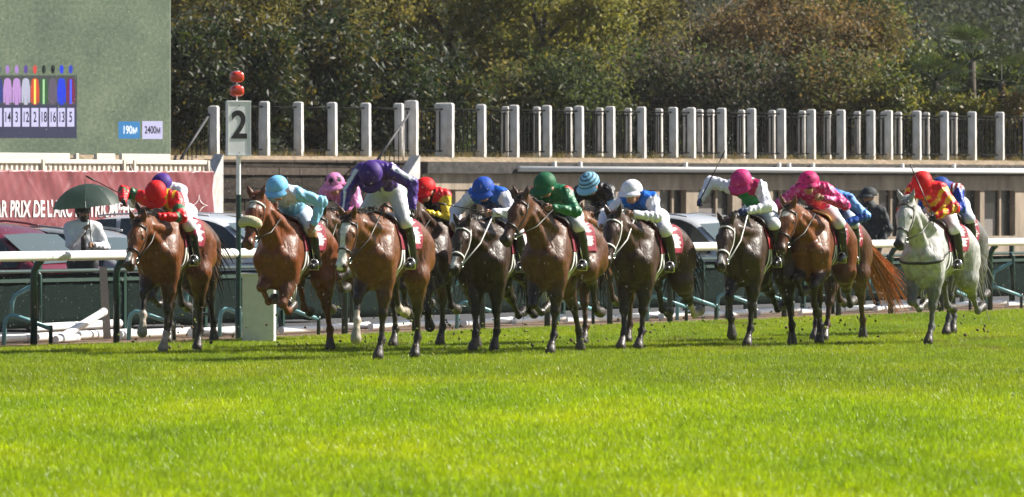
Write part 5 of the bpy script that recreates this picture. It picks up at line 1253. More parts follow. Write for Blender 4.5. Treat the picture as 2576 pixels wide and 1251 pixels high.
# ------------------------------------------------------------------ parked cars
M_CGLASS = mat('car_glass', (.012, .016, .018), rough=.06, spec=.7, coat=.3); M_WSCREEN = mat('windscreen', (.09, .12, .12), rough=.08, spec=.8, coat=.6)
M_TYRE = mat('tyre', (.015, .015, .015), rough=.9)
def car(label, u, D, rz, paint, kind, H, trim=None):
    root = thing('parked_car', label, 'car', (WX(u, D), D, 0), rz, 'cars parked behind the barrier')
    pm = mat('car_paint_%d' % int(H * 1000 + u), paint, rough=.22, spec=.6, coat=.9, noise=.03); W2 = .90; zb = .92 if kind == 'suv' else .84
    body = [(-2.2, .55, .78), (-2.12, .40, .9), (-1.5, .28, .96), (0, .24, .98), (1.35, .27, .93), (2.0, .34, .80), (2.2, .42, .68)]
    pts = []; fs = []
    hwf = lambda x: W2 * (1 - .10 * max(0, abs(x) - 1.5) ** 1.5)
    for x, z0, zt_ in body:
        zt2 = zb + (zt_ - .96) * 1.2; w = hwf(x)
        sec = [(w * .80, z0), (w * .97, z0 + .12), (w, (z0 + zt2) / 2), (w * .96, zt2 - .05), (w * .86, zt2)]
        pts += [(x, y, z) for y, z in sec] + [(x, -y, z) for y, z in reversed(sec)]
    n = 10; m = len(body)
    for i in range(m - 1):
        for k in range(n): fs.append((i * n + k, i * n + (k + 1) % n, (i + 1) * n + (k + 1) % n, (i + 1) * n + k))
    fs += [tuple(range(n)), tuple((m - 1) * n + k for k in reversed(range(n)))]
    mb = MB(); mb.poly(pts, fs); o = mb.build('bodywork', pm, root, True); md = o.modifiers.new('b', 'SUBSURF'); md.levels = 1; md.render_levels = 1
    # cabin: section stations (x, z top, half width top)
    if kind == 'suv': st_ = [(-2.08, zb - .02, .80), (-1.82, H - .16, .70), (-1.45, H - .03, .69), (-.6, H, .68), (.25, H - .03, .67), (.55, H - .11, .66), (1.28, zb + .01, .74)]
    else: st_ = [(-1.95, zb - .02, .78), (-1.45, H - .22, .68), (-1.0, H - .06, .66), (-.3, H, .64), (.25, H - .05, .63), (.55, H - .15, .64), (1.32, zb, .74)]
    pts = []; fs = []
    for x, zt_, wt in st_:
        wb = hwf(x) * .90; pts += [(x, wb, zb - .06), (x, lerp(wb, wt, .9), lerp(zb, zt_, .82)), (x, wt * .86, zt_ - .012), (x, 0, zt_ + .012), (x, -wt * .86, zt_ - .012), (x, -lerp(wb, wt, .9), lerp(zb, zt_, .82)), (x, -wb, zb - .06)]
    for i in range(len(st_) - 1):
        for k in range(6): fs.append((i * 7 + k, i * 7 + k + 1, (i + 1) * 7 + k + 1, (i + 1) * 7 + k))
    mb = MB(); mb.poly(pts, fs); o = mb.build('cabin', pm, root, True); md = o.modifiers.new('b', 'SUBSURF'); md.levels = 1; md.render_levels = 1
    ztop = lambda x: float(np.interp(x, [q[0] for q in st_], [q[1] for q in st_])); wtop = lambda x: float(np.interp(x, [q[0] for q in st_], [q[2] for q in st_]))
    def side(x, f, s):
        zt_ = ztop(x); wb = hwf(x) * .90; wt = wtop(x); z = lerp(zb + .015, zt_ - .07, f); ff = (z - zb) / max(.05, (lerp(zb, zt_, .82) - zb)); return (x, s * (lerp(wb, lerp(wb, wt, .9), min(1, ff)) - .0 + .012 - .03 * max(0, ff - 1)), z)
    segs = [(-1.85, -1.15), (-1.08, -.18), (-.10, 1.0)] if kind == 'suv' else [(-1.5, -1.05), (-.98, -.12), (-.04, 1.02)]
    for s in (1, -1):
        for a, b in segs:
            N_ = 8; P_ = []
            for k in range(N_ + 1): x = lerp(a, b, k / N_); P_.append(side(x, 0, s))
            for k in range(N_, -1, -1): x = lerp(a, b, k / N_); P_.append(side(x, 1 if ztop(x) - zb > .14 else .3, s))
            q = N_ + 1; mb = MB(); mb.poly(P_, [(k, k + 1, 2 * q - 2 - k, 2 * q - 1 - k) for k in range(N_)]); mb.build('side_window', M_CGLASS, root, True)
        mb = MB(); mb.sphere((.78, s * .99, zb + .09), .11, 10, 7, (.75, 1.0, .62)); mb.build('mirror', pm, root, True)
        mb = MB(); mb.tube([(x, s * (wtop(x) * .86 + .012), ztop(x) - .002) for x in [-1.5 + .2 * i for i in range(10)]], .016, n=6); mb.build('roof_trim', trim or pm, root, True)
        for x in (-1.36, 1.36):
            mb = MB(); mb.tube([(x, s * .88, .33), (x, s * .66, .33)], .33, n=20); w_ = mb.build('wheel', M_TYRE, root, 'auto'); mb = MB(); mb.tube([(x, s * .886, .33), (x, s * .86, .33)], .20, n=14); mb.build('rim', M_STEEL, w_, 'auto')
    for nm, xa, xb, mt in (('windscreen', st_[-2][0] + .06, 1.22, M_WSCREEN), ('rear_window', st_[0][0] + .06, st_[1][0] + .0, M_CGLASS)):
        P_ = []; 
        for k in range(7):
            x = lerp(xa, xb, k / 6); w_ = lerp(wtop(x), hwf(x) * .9, .35) * .84
            for j in range(5): y = w_ * (j / 2 - 1); P_.append((x, y, ztop(x) + .022 - .022 * abs(j - 2) / 2))
        mb = MB(); mb.poly(P_, [(i * 5 + j, i * 5 + j + 1, i * 5 + j + 6, i * 5 + j + 5) for i in range(6) for j in range(4)]); mb.build(nm, mt, root, True)
    return root
car('dark car with red roof pillar at the far left behind the rail', -10, 110.0, -.62, (.16, .012, .025), 'sedan', 1.50)
car('low grey car behind the umbrella man', 205, 113.2, -.62, (.30, .31, .32), 'sedan', 1.42)
car('white sport utility car behind the leading bay horse', 522, 117.5, -.40, (.62, .64, .68), 'suv', 1.60)
car('silver car with dark windows behind the white cap rider', 1745, 139.0, -.70, (.55, .56, .58), 'sedan', 1.56)
car('pale car half hidden behind the raised whip rider', 2010, 145.0, -.70, (.60, .61, .63), 'sedan', 1.52)

# ------------------------------------------------------------------ people behind the rail
M_COTTON = mat('cotton', rough=.75, attr=True, noise=.06, bump=.5, bscale=18)
def standing(label, u, D, rz, H, top, trousers, hands, skin, hair, headtilt=5, jacket=False, beard=False, shades=False, tie=None, hood=None, hyaw=0):
    k = H / 1.78; A = np.array; B = Body(); lat = A((0, 1., 0)); root = thing('person', label, 'person', (WX(u, D), D, 0), rz, 'people behind the rail'); root.scale = (k,) * 3
    hip = A((0, 0, .95)); sh = A((.0, 0, 1.44)); hc = A((.035, 0, 1.64)); e = math.radians(headtilt); y_ = math.radians(hyaw)
    fw = A((math.cos(e) * math.cos(y_), math.cos(e) * math.sin(y_), -math.sin(e))); hl = A((-math.sin(y_), math.cos(y_), 0)); up = np.cross(fw, hl); up = up if up[2] > 0 else -up
    B.cone(hip + lat * .08, hip - lat * .08, .125, .125, .05, 'pelvis', .85, (1, 0, 0)); B.cone(hip + (0, 0, .08), (0.01, 0, 1.2), .15, .155, .06, 'torso', .72, (1, 0, 0))
    B.cone((0.01, 0, 1.18), (0, 0, 1.36), .165, .17, .06, 'torso', .68, (1, 0, 0)); B.cone(sh + lat * .14, sh - lat * .14, .075, .075, .06, 'torso'); B.cone(sh, hc - (0, 0, .06), .060, .056, .03, 'neck')
    arm = {}
    for s in (1, -1):
        S = sh + lat * .19 * s; E, Wr = ik(S, hands[s], .29, .26, (-.3, .6 * s, -.6)); arm[s] = (S, E, Wr); d = (Wr - E) / np.linalg.norm(Wr - E)
        B.cone(S, E, .062, .048, .03, 'arm'); B.cone(E, Wr, .046, .033, .03, 'arm'); B.cone(Wr, Wr + d * .04, .031, .037, .02, 'hand', .75, lat)
        Hp = hip + lat * .09 * s; Kn = A((.02, .10 * s, .50)); An = A((-.02, .11 * s, .08))
        B.cone(Hp, Kn, .095, .062, .04, 'leg'); B.cone(Kn, An, .058, .042, .03, 'leg'); B.cone(An + (-.04, 0, -.03), (.15, .13 * s, .035), .042, .035, .03, 'foot')
    head_prims(B, hc, up, fw, hl); part = lambda n, me: link(bpy.data.objects.new(n, me), root)
    V, Q = B.mesh(.016, off=-.003); idx, tt = B.nearest(V); labs = A([p[5] for p in B.p])[idx]; col = np.repeat(A(skin)[None], len(V), 0); rel = V - hc
    if beard: m = (labs == 'face') & (rel @ up < -.045); col[m] = A(hair) * 1.3
    me = mesh_np('person_body', V, Q, M_SKIN, col); mb = MB()
    for s in (1, -1):
        S, E, Wr = arm[s]; d = (Wr - E) / np.linalg.norm(Wr - E); fingers(mb, Wr + d * .035, d, np.cross(d, lat), -lat * s, tuple(skin))
    fm = mb.mesh('f', M_SKIN, True, True); b2 = bmesh.new(); b2.from_mesh(me); b2.from_mesh(fm); b2.to_mesh(me); b2.free(); me.polygons.foreach_set('use_smooth', np.ones(len(me.polygons), bool)); part('body', me)
    Bs = Body(); Bs.p = [p for p in B.p if p[5] in ('torso', 'arm')]
    if jacket: Bs.cone(hip + (0, 0, -.05), hip + (0, 0, .2), .17, .16, .06, 'torso', .8, (1, 0, 0)); Bs.cone(sh, hc - (0, 0, .10), .085, .08, .03, 'torso')
    else: Bs.cone(sh + (0, 0, .02), sh + (.01, 0, .075), .066, .064, .02, 'torso')
    V, Q = Bs.mesh(.014, off=.022 if jacket else .010); fold = np.sin(V[:, 0] * 40 + V[:, 2] * 23 + 3 * np.sin(V[:, 1] * 15)) * np.sin(V[:, 2] * 31 + V[:, 1] * 27)
    Z = V - A((0, 0, 1.2)); Z[:, 2] = 0; part('jacket' if jacket else 'shirt', mesh_np('shirt', V + Z * (fold * .03)[:, None], Q, M_COTTON, np.repeat(A(top)[None], len(V), 0)))
    Bb = Body(); Bb.p = [p for p in B.p if p[5] in ('pelvis', 'leg')]; V, Q = Bb.mesh(.016, off=.012); part('trousers', mesh_np('trousers', V, Q, M_COTTON, np.repeat(A(trousers)[None], len(V), 0)))
    for s in (1, -1):
        Bf = Body(); Bf.p = [p for p in B.p if p[5] == 'foot' and p[0][1] * s > 0]; V, Q = Bf.mesh(.016, off=.008); part('shoe', mesh_np('shoe', V, Q, M_BOOT, np.repeat(A((.015, .012, .01))[None], len(V), 0)))
    if hood is None:
        Bh = Body(); Bh.cone(hc + up * .045 - fw * .03, hc + up * .055 + fw * .025, .092, .085, .03, 'h'); Bh.cone(hc + up * .0 - fw * .045, hc - up * .04 - fw * .04, .075, .06, .03, 'h'); V, Q = Bh.mesh(.012); V = V + np.random.default_rng(3).normal(0, .002, V.shape); part('hair', mesh_np('hair', V, Q, M_HAIR, np.repeat(A(hair)[None], len(V), 0)))
    else: part('hood', helmet_mesh('hood', hc + up * .025 - fw * .018, up, fw, hl, .132, lambda a, p: hood, M_COTTON, True))
    if shades:
        mb = MB(); strap(mb, [hc + up * .012 + (fw * math.cos(t) + hl * math.sin(t) * .85) * .108 for t in [-.95 + 1.9 * i / 10 for i in range(11)]], hc, .036, .006); part('sunglasses', mb.mesh('sunglasses', M_GOGGLE, True))
    if tie is not None:
        mb = MB(); mb.cur = tie; P_ = surf(Bs, A([(0, -.0, z) for z in np.linspace(1.42, 1.02, 9)]), np.repeat(A((1., 0, 0))[None], 9, 0), .4, .022); strap(mb, P_, (0, 0, 1.2), .075, .006); part('tie', mb.mesh('tie', M_COTTON, True, True))
    if jacket:
        mb = MB(); P_ = surf(Bs, A([(0, y, z) for y, z in ((-.03, 1.50), (-.035, 1.44), (-.02, 1.36))]), np.repeat(A((1., 0, 0))[None], 3, 0), .4, .028); mb.cur = (.6, .6, .62); strap(mb, P_, (0, 0, 1.4), .07, .004); part('shirt_front', mb.mesh('shirt_front', M_COTTON, True, True))
    return dict(root=root, arm=arm, k=k)
CAMW = -math.pi / 2
um = standing('man in white shirt and dark tie under a green umbrella', 208, 106.0, CAMW + .15, 1.76, (.72, .72, .78), (.03, .03, .035), {1: (.26, .13, 1.20), -1: (.25, -.02, 1.40)}, (.34, .19, .125), (.012, .01, .009), 3, False, True, True, (.012, .012, .015), None, 25)
standing('person in a dark hooded rain jacket at the right behind the rail', 2186, 133.5, CAMW - .25, 1.97, (.016, .020, .026), (.02, .02, .025), {1: (.16, .22, .98), -1: (.16, -.22, .98)}, (.35, .18, .12), (.03, .02, .015), 4, True, False, False, None, (.018, .026, .032), -20)
# umbrella held by the man
S, E, Wr = um['arm'][1]; d = (Wr - E) / np.linalg.norm(Wr - E); hp_ = Vector(Wr + d * .06) * um['k']; hw = um['root'].matrix_basis.to_3x3().normalized() @ hp_ + um['root'].location
ub = thing('umbrella', 'dark green umbrella held above the man in the white shirt', 'umbrella', hw); ax = Vector((-.10, -.05, 1)).normalized(); hgt = WZ(462, 105.8) - hw.z
mb = MB(); mb.tube([ax * -.12, ax * (hgt + .06)], [.008, .006], n=8); mb.build('shaft', M_LEATHER, ub, True)
mb = MB(); mb.tube([ax * -.12 + Vector((.035 * (1 - math.cos(t)), 0, -.035 * math.sin(t))) for t in [math.pi * i / 8 for i in range(9)]], .011, n=8); mb.build('handle', M_LEATHER, ub, True)
M_UMB = mat('umbrella_fabric', (.045, .075, .066), rough=.5, trans=.5, tcol=(4.5, 4.5, 4.2), noise=.08); xa = ax.orthogonal().normalized(); ya = ax.cross(xa); RU = .47
def upt(a, f): sag_ = .30 * (1 - math.cos(f * 1.18)) / (1 - math.cos(1.18)); return ax * (hgt - sag_) + (xa * math.cos(a) + ya * math.sin(a)) * (RU * math.sin(f * 1.18) / math.sin(1.18))
for i in range(8):
    P_ = []; 
    for r in range(7):
        for c in range(5): a = 2 * math.pi * (i + c / 4) / 8; f = r / 6 * (1 - .05 * math.sin(math.pi * c / 4) * (r / 6) ** 2); P_.append(upt(a, f) - ax * (.018 * math.sin(math.pi * c / 4) * r / 6))
    mb = MB(); mb.poly(P_, [(r * 5 + c, r * 5 + c + 1, r * 5 + c + 6, r * 5 + c + 5) for r in range(6) for c in range(4)]); mb.build('canopy_panel', M_UMB, ub, True)
    mb = MB(); a = 2 * math.pi * i / 8; mb.tube([upt(a, r / 6) - ax * .006 for r in range(7)], .004, n=4); mb.tube([ax * (hgt - .32), upt(a, .55) - ax * .008], .0035, n=4); mb.build('rib', M_STEEL, ub)
# ------------------------------------------------------------------ the field: coats, silks, riders
H_ = hexlin
BAY = dict(base=(.17, .052, .014), points=(.022, .014, .010)); DBAY = dict(base=(.065, .024, .010), points=(.014, .010, .008)); BROWN = dict(base=(.040, .019, .010), points=(.013, .010, .008))
CHEST = dict(base=(.17, .046, .012), points=(.13, .042, .014), mane=(.12, .035, .010), muz_amt=.5, muzzle=(.08, .03, .015)); GREY = dict(base=(.47, .47, .46), points=(.10, .10, .10), mane=(.30, .29, .28), muzzle=(.04, .038, .038), under=.55, leg_amt=.9, muz_amt=1.0, dapple=True)
DGREY = dict(base=(.17, .165, .16), points=(.05, .05, .05), mane=(.06, .055, .05), muzzle=(.04, .04, .04), leg_amt=.8, dapple=True)
for _q, _f in ((BAY, .92), (DBAY, .92), (BROWN, .95), (CHEST, .95), (DGREY, .8), (GREY, .92)): _q['base'] = tuple(np.array(_q['base']) * _f)
def C_(b, **k): q = dict(b); q.update(k); return q
red, yel, grn, wht, pur, lbl, blu, nvy, blk, pnk, mag = (H_(x) for x in ('d8101a', 'e6c81e', '1d6b45', 'e6e6f0', '4a2a86', '8cc8e6', '1d4fb0', '1c2a5c', '0c0c10', 'd884b8', 'c01868'))
SL = ('sleeve_up', 'sleeve_lo', 'shoulder')
def cap1(c): return lambda a, p: c
def s_plain(body, sleeve=None, shoulder=None): return lambda l, t, y, b: (sleeve if sleeve is not None and l in ('sleeve_up', 'sleeve_lo') else shoulder if shoulder is not None and l in ('yoke', 'shoulder') else body)
def s_red_yellow(l, t, y, b):
    if l == 'sleeve_up': return grn if .45 < t < .72 else red
    if l == 'sleeve_lo': return grn if .12 < t < .30 else red
    if l == 'shoulder': return red
    return yel if abs((y * 8.5) % 1 - .5) < .29 else red
def s_lblue(l, t, y, b): return (lbl * .3 + wht * .7) if l in ('yoke',) or (l == 'chest' and t > .75) else lbl
def s_pink(l, t, y, b):
    if l == 'sleeve_lo': return pnk
    if l in ('chest', 'waist') and abs(y) + abs(t - .55) * .3 < .07: return blk
    return pnk
def s_purple(l, t, y, b):
    if l in ('sleeve_up', 'sleeve_lo'): return wht if b > .84 else pur
    if l == 'shoulder': return wht if b > .06 else pur
    return wht if abs(y) < .02 and t < .9 else pur
def s_blackyel(l, t, y, b):
    if l in ('yoke', 'shoulder'): return red
    if l in ('sleeve_up', 'sleeve_lo'): return yel if b > .35 else blk
    return red if b > .06 else blk
def s_bluewhite(l, t, y, b): return wht if l in ('sleeve_up', 'sleeve_lo') else blu * np.array((.8, 1.6, 1.3)) if l in ('yoke', 'shoulder') or b > .07 else blu * .35
def s_green(l, t, y, b): return red * .8 if l == 'shoulder' and b > .03 else grn
def s_hoops(l, t, y, b):
    if l == 'sleeve_up': return lbl if .62 < t < .82 else blk
    if l == 'sleeve_lo': return wht if .5 < t < .7 else blk
    return wht * .9 if l == 'waist' and abs((t * 9) % 1 - .5) < .25 else blk * 1.4
def s_white_blue(l, t, y, b): return wht if l in ('sleeve_up', 'sleeve_lo') else (blu * np.array((.9, 2.0, 1.6)) if l in ('yoke', 'shoulder') else blu * np.array((.35, .9, .8)))
def s_pinkgreen(l, t, y, b):
    if l in ('sleeve_up', 'sleeve_lo', 'shoulder'): return wht
    if l == 'yoke': return mag * .9
    return wht if b > .09 else grn * np.array((1.2, 1.9, 1.6))
def s_magenta(l, t, y, b):
    k = math.sin(y * 55 + t * 9) * math.sin(t * 31 + b * 45); return pnk * np.array((1, .8, .9)) if k > .45 else mag
def s_blues(l, t, y, b): return (lbl * .5 + blu * .9) if b > .04 and l not in ('sleeve_lo',) else blu * np.array((.6, .9, .9))
def s_chev(l, t, y, b):
    if l in ('sleeve_up', 'sleeve_lo'): return yel * np.array((1, .75, .6)) if abs((t * 2.0 + b * .35) % 1 - .5) < .25 else red
    if l in ('yoke', 'shoulder'): return red
    return yel * np.array((1, .75, .6)) if abs((t * 2.6 - abs(y) * 4.5) % 1 - .5) < .24 else red
def s_royal(l, t, y, b):
    if l in ('yoke', 'shoulder'): return wht * .8 if abs((y * 18) % 1 - .5) < .22 else red * .7
    return blu * np.array((.5, .6, .9))
def cap_diam(a, p): return blk if abs(((a / (math.pi / 3)) + .5) % 1 - .5) + abs(p - .95) * .9 < .36 and .5 < p < 1.35 else pnk
def cap_hoops(a, p): return lbl if int(p * 5.2) % 2 == 0 else blk
def cap_stars(a, p): return mag * .25 if math.sin(a * 5) * math.sin(p * 9) > .62 else mag
sk = (.36, .19, .12)
FIELD = []
def run(horse_label, jockey_label, u, D, coat, legs, silk, cap, hk=None, jk=None):
    hk = hk or {}; jk = jk or {}
    if 'hands' in jk and 'hands' not in hk:
        hk['hands'] = jk.pop('rein_hands', jk['hands'])
    jk.pop('rein_hands', None)
    D *= .984; h = horse(horse_label, u, D, coat, dict(zip(('fr', 'fl', 'hr', 'hl'), legs)), **hk); j = jockey(jockey_label, h, silk, cap, **jk); FIELD.append((h, j)); return h, j
NORMAL = {1: (.74, .11, 1.54), -1: (.74, -.11, 1.54)}
# 1 leftmost bay
h, j = run('bright bay horse with white nose snip leading at far left', 'jockey in red and yellow striped silks with red cap, one arm out', 392, 93.8, C_(BAY, blaze=(.022, .40, .52), socks=dict(fr=.16, fl=.13)), ('T', 'P', 'L', 'P'),
    s_red_yellow, cap1(red), dict(neck=8, pitch=54, hyaw=-6, seed=1, rz=2), dict(hands={1: (.72, .09, 1.52), -1: (.66, -.36, 1.70)}, rein_hands={1: (.72, .09, 1.52), -1: (.74, -.1, 1.55)}, hip=(-.04, 1.62), sh=(.38, 1.83), head=(.58, 1.89), tilt=58, boot_top=H_('7a1f3c'), glove=(.02, .02, .022), elbow={-1: (-.3, -.6, .3), 1: (-.35, .75, -.35)}, seed=2))
# rider half hidden behind it
h, j = run('dark bay horse almost hidden behind the leading bay', 'jockey in white silks with purple cap behind the red capped rider', 404, 99.5, DBAY, ('g', 'P', 'B', 'X'), s_plain(wht), cap1(pur),
    dict(neck=20, pitch=55, seed=12), dict(hands={1: (.74, .10, 1.58), -1: (.62, -.34, 1.74)}, rein_hands=NORMAL, sh=(.38, 1.96), head=(.55, 2.03), hip=(-.05, 1.72), seed=5, goggles=False))
whip('dark whip held out left by the purple capped rider', j, -1, (.3, -.62, .35))
# 2 chestnut with sheepskin noseband
run('chestnut horse with a cream sheepskin noseband and star', 'jockey in pale blue silks and light blue cap on the sheepskin noseband chestnut', 693, 93.3, C_(CHEST, blaze=(.030, .08, .14)), ('F', 'g', 'L', 'X'), s_lblue, cap1(lbl * np.array((.75, .95, 1.1))),
    dict(neck=37, pitch=60, yaw=-6, fleece=True, seed=2), dict(hands={1: (.30, .34, 1.48), -1: (.62, -.05, 1.66)}, rein_hands=NORMAL, breech=(.66, .68, .76), hip=(-.06, 1.70), sh=(.34, 1.92), head=(.53, 1.985), boot_top=(.45, .25, .15), seed=3, skin=sk))
# 3 pink
run('dark mud splashed horse between the chestnut and the white blazed bay', 'jockey in pink silks with black diamonds on pink cap', 843, 101.5, C_(DBAY, base=(0.070, 0.026, 0.011)), ('f', 'F', 'P', 'L'), s_pink, cap_diam,
    dict(neck=14, pitch=58, seed=3), dict(tilt=22, head=(.62, 2.0), sh=(.40, 1.92), seed=4, skin=sk))
# hidden green rider
run('bay horse hidden behind the purple rider', 'jockey in green silks glimpsed between the purple rider legs', 1005, 97.0, BAY, ('P', 'f', 'L', 'P'), s_plain(grn), cap1(grn), dict(neck=28, pitch=56, seed=13), dict(sh=(.44, 1.78), head=(.64, 1.82), hip=(-.02, 1.62), seed=6))
# 4 purple, standing in the irons
PH = {1: (.52, .44, 1.62), -1: (.66, -.28, 1.54)}
run('bay horse with a broad white blaze and one white foreleg', 'tall jockey in purple and white silks standing over the white blazed bay', 932, 89.3, C_(BAY, base=(0.135, 0.043, 0.012), blaze=(.040, .07, .60), socks=dict(fr=.22, hr=.16)), ('T', 'P', 'L', 'P'), s_purple, cap1(pur * .8),
    dict(neck=13, pitch=62, yaw=-4, seed=4, hands={1: (.66, .16, 1.60), -1: (.70, -.16, 1.58)}), dict(hands=PH, hip=(.06, 1.93), sh=(.42, 2.12), head=(.56, 2.085), tilt=72, glove=(.015, .015, .017), elbow={1: (-.1, .9, .25), -1: (-.1, -.9, .2)}, seed=7, goggles=False, capr=.132))
# 5 yellow sleeves
run('dark brown horse behind and right of the purple rider', 'jockey in red and black silks with yellow sleeve stripes and red cap', 1070, 95.0, C_(BROWN, base=(0.051, 0.022, 0.011)), ('g', 'V', 'L', 'X'), s_blackyel, cap1(red * np.array((1.1, .9, .8))),
    dict(neck=34, pitch=55, yaw=-4, seed=5), dict(tilt=30, hyaw=-15, sh=(.42, 1.90), head=(.60, 1.97), hands={1: (.62, .02, 1.60), -1: (.66, -.18, 1.60)}, rein_hands=NORMAL, seed=8, boot_top=(.40, .22, .14), skin=sk))
# 6 blue cap
h, j = run('very dark brown horse with small white nose mark under the blue capped rider', 'jockey in blue silks with white sleeves and royal blue cap', 1215, 94.3, C_(BROWN, blaze=(.024, .40, .55)), ('S', 'Q', 'B', 'L'), s_bluewhite, cap1(blu),
    dict(neck=11, pitch=55, yaw=-4, bridle='white', seed=6), dict(hands={1: (.72, .16, 1.64), -1: (.64, -.34, 1.52)}, rein_hands={1: (.72, .16, 1.62), -1: (.74, -.16, 1.5)}, sh=(.40, 1.95), head=(.58, 2.01), seed=9, skin=sk))
whip('whip with a pale tip carried across by the blue capped rider', j, 1, (.25, -.62, .12))
# 7 green
run('tall headed brown bay horse in front of the green rider', 'jockey in emerald green silks with red shoulder and green cap', 1366, 92.6, C_(DBAY, base=(0.093, 0.032, 0.011)), ('g', 'P', 'X', 'L'), s_green, cap1(grn * .8),
    dict(rz=-3, neck=36, pitch=50, yaw=-8, hyaw=-6, seed=7), dict(hip=(-.10, 1.68), sh=(.34, 1.93), head=(.52, 2.02), hands={1: (.62, .13, 1.66), -1: (.62, -.09, 1.66)}, rein_hands={1: (.66, .14, 1.64), -1: (.66, -.12, 1.64)}, hyaw=-10, tilt=35, seed=10, goggles=False, skin=sk))
# 8 hooped cap
run('chestnut legged horse hidden behind the green rider horse', 'jockey in black silks with pale blue and black hooped cap', 1484, 98.8, C_(BAY, base=(0.158, 0.060, 0.019), points=(.05, .026, .012)), ('P', 'f', 'L', 'P'), s_hoops, cap_hoops,
    dict(neck=15, pitch=58, seed=8), dict(tilt=40, hyaw=-12, head=(.60, 2.0), sh=(.40, 1.92), breech=(.66, .66, .70), seed=11, skin=sk))
# 9 white cap
run('dark bay horse with one white hind foot under the white capped rider', 'jockey in blue bodied silks with white sleeves, white cap and goggles', 1588, 95.2, C_(DBAY, blaze=(.02, .42, .53), socks=dict(hl=.30), base=(0.046, 0.019, 0.010)), ('S', 'P', 'L', 'B'), s_white_blue, cap1(wht),
    dict(rz=-4, neck=20, pitch=57, bridle='white', seed=9), dict(tilt=14, head=(.58, 1.985), sh=(.38, 1.90), hands={1: (.74, .10, 1.62), -1: (.70, -.32, 1.50)}, rein_hands={1: (.74, .10, 1.60), -1: (.74, -.18, 1.5)}, seed=12, skin=sk))
# 10 raised whip
h, j = run('near black horse under the rider with the raised whip', 'jockey with pink cap and white sleeves raising a whip', 1862, 97.0, C_(BROWN, blaze=(.018, .40, .52)), ('U', 'P', 'B', 'X'), s_pinkgreen, cap1(mag * np.array((1.0, 2.2, 1.25))),
    dict(rz=-3, neck=9, pitch=56, yaw=3, bridle='white', cloth='red', seed=10), dict(hands={1: (.70, .13, 1.62), -1: (.52, -.50, 1.76)}, rein_hands={1: (.70, .13, 1.60), -1: (.72, -.05, 1.60)}, elbow={-1: (-.4, -.3, .5), 1: (-.35, .75, -.3)}, sh=(.38, 2.0), head=(.55, 2.07), hip=(-.08, 1.76), tilt=46, glove=H_('20346e'), seed=13, goggles=False, skin=sk))
whip('black whip raised high by the pink capped rider', j, -1, (-.1, .25, .53), .05, .66)
# 11 magenta
run('bay horse with a star carrying the magenta rider', 'jockey in mottled magenta silks and magenta cap', 2034, 98.0, C_(BAY, blaze=(.030, .08, .15)), ('F', 'f', 'P', 'B'), s_magenta, cap_stars,
    dict(rz=3, neck=22, pitch=56, yaw=-10, seat='tan', seed=11), dict(tilt=18, head=(.58, 2.01), sh=(.38, 1.93), hands={1: (.55, .18, 1.72), -1: (.68, -.22, 1.66)}, rein_hands=NORMAL, seed=14, skin=sk, breech=(.62, .60, .62)))
# 12 blue with orange tail
run('chestnut brown horse with a streaming orange tail', 'crouched jockey in royal and light blue silks beside the magenta rider', 2064, 101.2, C_(CHEST, base=(0.093, 0.033, 0.013), points=(.045, .02, .01), tail=(.55, .20, .055)), ('P', 'S', 'L', 'X'), s_blues, cap1(blu * np.array((.9, 1.3, 1.0))),
    dict(neck=14, pitch=58, seed=14, tail_up=-.5, tail_side=1.0), dict(sh=(.34, 1.86), head=(.52, 1.86), hip=(-.10, 1.74), lean=.10, tilt=50, seed=15, breech=(.55, .62, .74), hands={1: (.48, .30, 1.46), -1: (.66, -.05, 1.58)}, rein_hands=NORMAL))
# 13 grey
h, j = run('pale grey horse with dark muzzle at the right', 'jockey in red and yellow chevron silks with red cap on the grey', 2318, 98.6, GREY, ('g', 'P', 'L', 'B'), s_chev, cap1(red), dict(rz=-4, neck=37, pitch=60, breast=True, seed=15, yaw=-3),
    dict(sh=(.40, 2.02), head=(.56, 2.09), hip=(-.04, 1.76), tilt=56, hands={1: (.62, .20, 1.60), -1: (.70, -.08, 1.60)}, rein_hands={1: (.64, .15, 1.58), -1: (.70, -.1, 1.58)}, glove=(.015, .015, .016), seed=16, goggles=False))
whip('black whip crossing the shoulder of the rider on the grey', j, 1, (.12, -.25, .62), .06, .68)
# 14 behind the grey
run('dark grey horse half hidden behind the pale grey', 'jockey in royal blue silks half hidden behind the rider on the grey', 2364, 105.5, DGREY, ('f', 'P', 'P', 'B'), s_royal, cap1(blu * .6), dict(neck=30, pitch=55, seed=16), dict(sh=(.36, 1.93), head=(.54, 1.96), hip=(-.10, 1.76), seed=17, breech=(.55, .60, .70)))

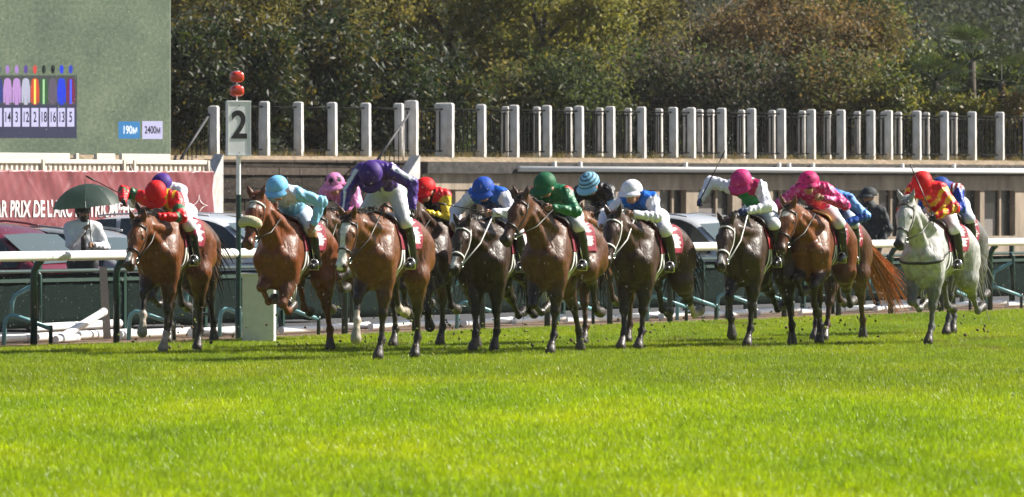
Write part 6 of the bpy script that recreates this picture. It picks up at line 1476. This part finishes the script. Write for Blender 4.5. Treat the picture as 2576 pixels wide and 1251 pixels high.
# ------------------------------------------------------------------ turf kicked up, rain
g = np.random.default_rng(21)
def bits(name, label, cat, P, size, cols, m_, el=1.0):
    n = len(P); oc = np.array(((1, 0, 0), (-1, 0, 0), (0, 1, 0), (0, -1, 0), (0, 0, el), (0, 0, -el))); sz = size[0] + (size[1] - size[0]) * g.random(n) ** 2.2
    V = P[:, None, :] + oc[None] * sz[:, None, None] * (1 if el > 1 else g.uniform(.5, 1.3, (n, 6, 1))); f = np.array(((0, 2, 4), (2, 1, 4), (1, 3, 4), (3, 0, 4), (2, 0, 5), (1, 2, 5), (3, 1, 5), (0, 3, 5)))
    Q = (np.arange(n)[:, None, None] * 6 + f[None]).reshape(-1, 3); col = np.repeat(np.array(cols)[g.integers(0, len(cols), n)], 6, 0)
    o = link(bpy.data.objects.new(name, mesh_np(name, V.reshape(-1, 3), Q, m_, col, False))); return tag(o, label, cat, kind='stuff')
PP = []
for h, j in FIELD:
    R = Matrix.Rotation(h['rz'], 3, 'Z'); n = 46
    for k in range(n):
        q = Vector((g.normal(-.5, .8), g.normal(0, .3), abs(g.normal(0, .25)) ** 1.0 + .03)); w = R @ q; PP.append((h['loc'].x + w.x, h['loc'].y + w.y, q.z))
bits('flying_turf', 'scraps of turf and mud thrown up by the hooves', 'turf', np.array(PP), (.003, .025), [(.13, .085, .045), (.16, .20, .03), (.24, .25, .03), (.09, .06, .035)], mat('turf_bits', rough=.9, attr=True))
n = 9500; Dd = g.uniform(56, 128, n); uu = g.uniform(-150, 2726, n); zz_ = g.uniform(0.02, 1, n); X = (uu - 1288) / F * Dd; ztop_ = CAMH + 560 / F * Dd; Z = .03 + zz_ * (ztop_ - .03)
bits('falling_rain', 'fine sunlit rain drops falling over the track', 'rain', np.stack([X, Dd, Z], 1), (.0007, .0019), [(.9, .9, .9)], mat('rain_drop', (.9, .9, .9), rough=.15, spec=.8, trans=.5), 4.0)

# ------------------------------------------------------------------ misty rain air
hz = MB(); hz.box((0, 190, 14.5), (260, 700, 32)); m_ = bpy.data.materials.new('rain_haze'); m_.use_nodes = True; nt = m_.node_tree; nt.nodes.clear()
out = nt.nodes.new('ShaderNodeOutputMaterial'); pv = nt.nodes.new('ShaderNodeVolumePrincipled'); pv.inputs['Density'].default_value = .00010; pv.inputs['Color'].default_value = (.92, .94, .96, 1); pv.inputs['Anisotropy'].default_value = .2
nt.links.new(pv.outputs[0], out.inputs['Volume']); o = hz.build('haze', m_); tag(o, 'thin grey rain haze hanging over the whole racecourse', 'haze', kind='stuff')
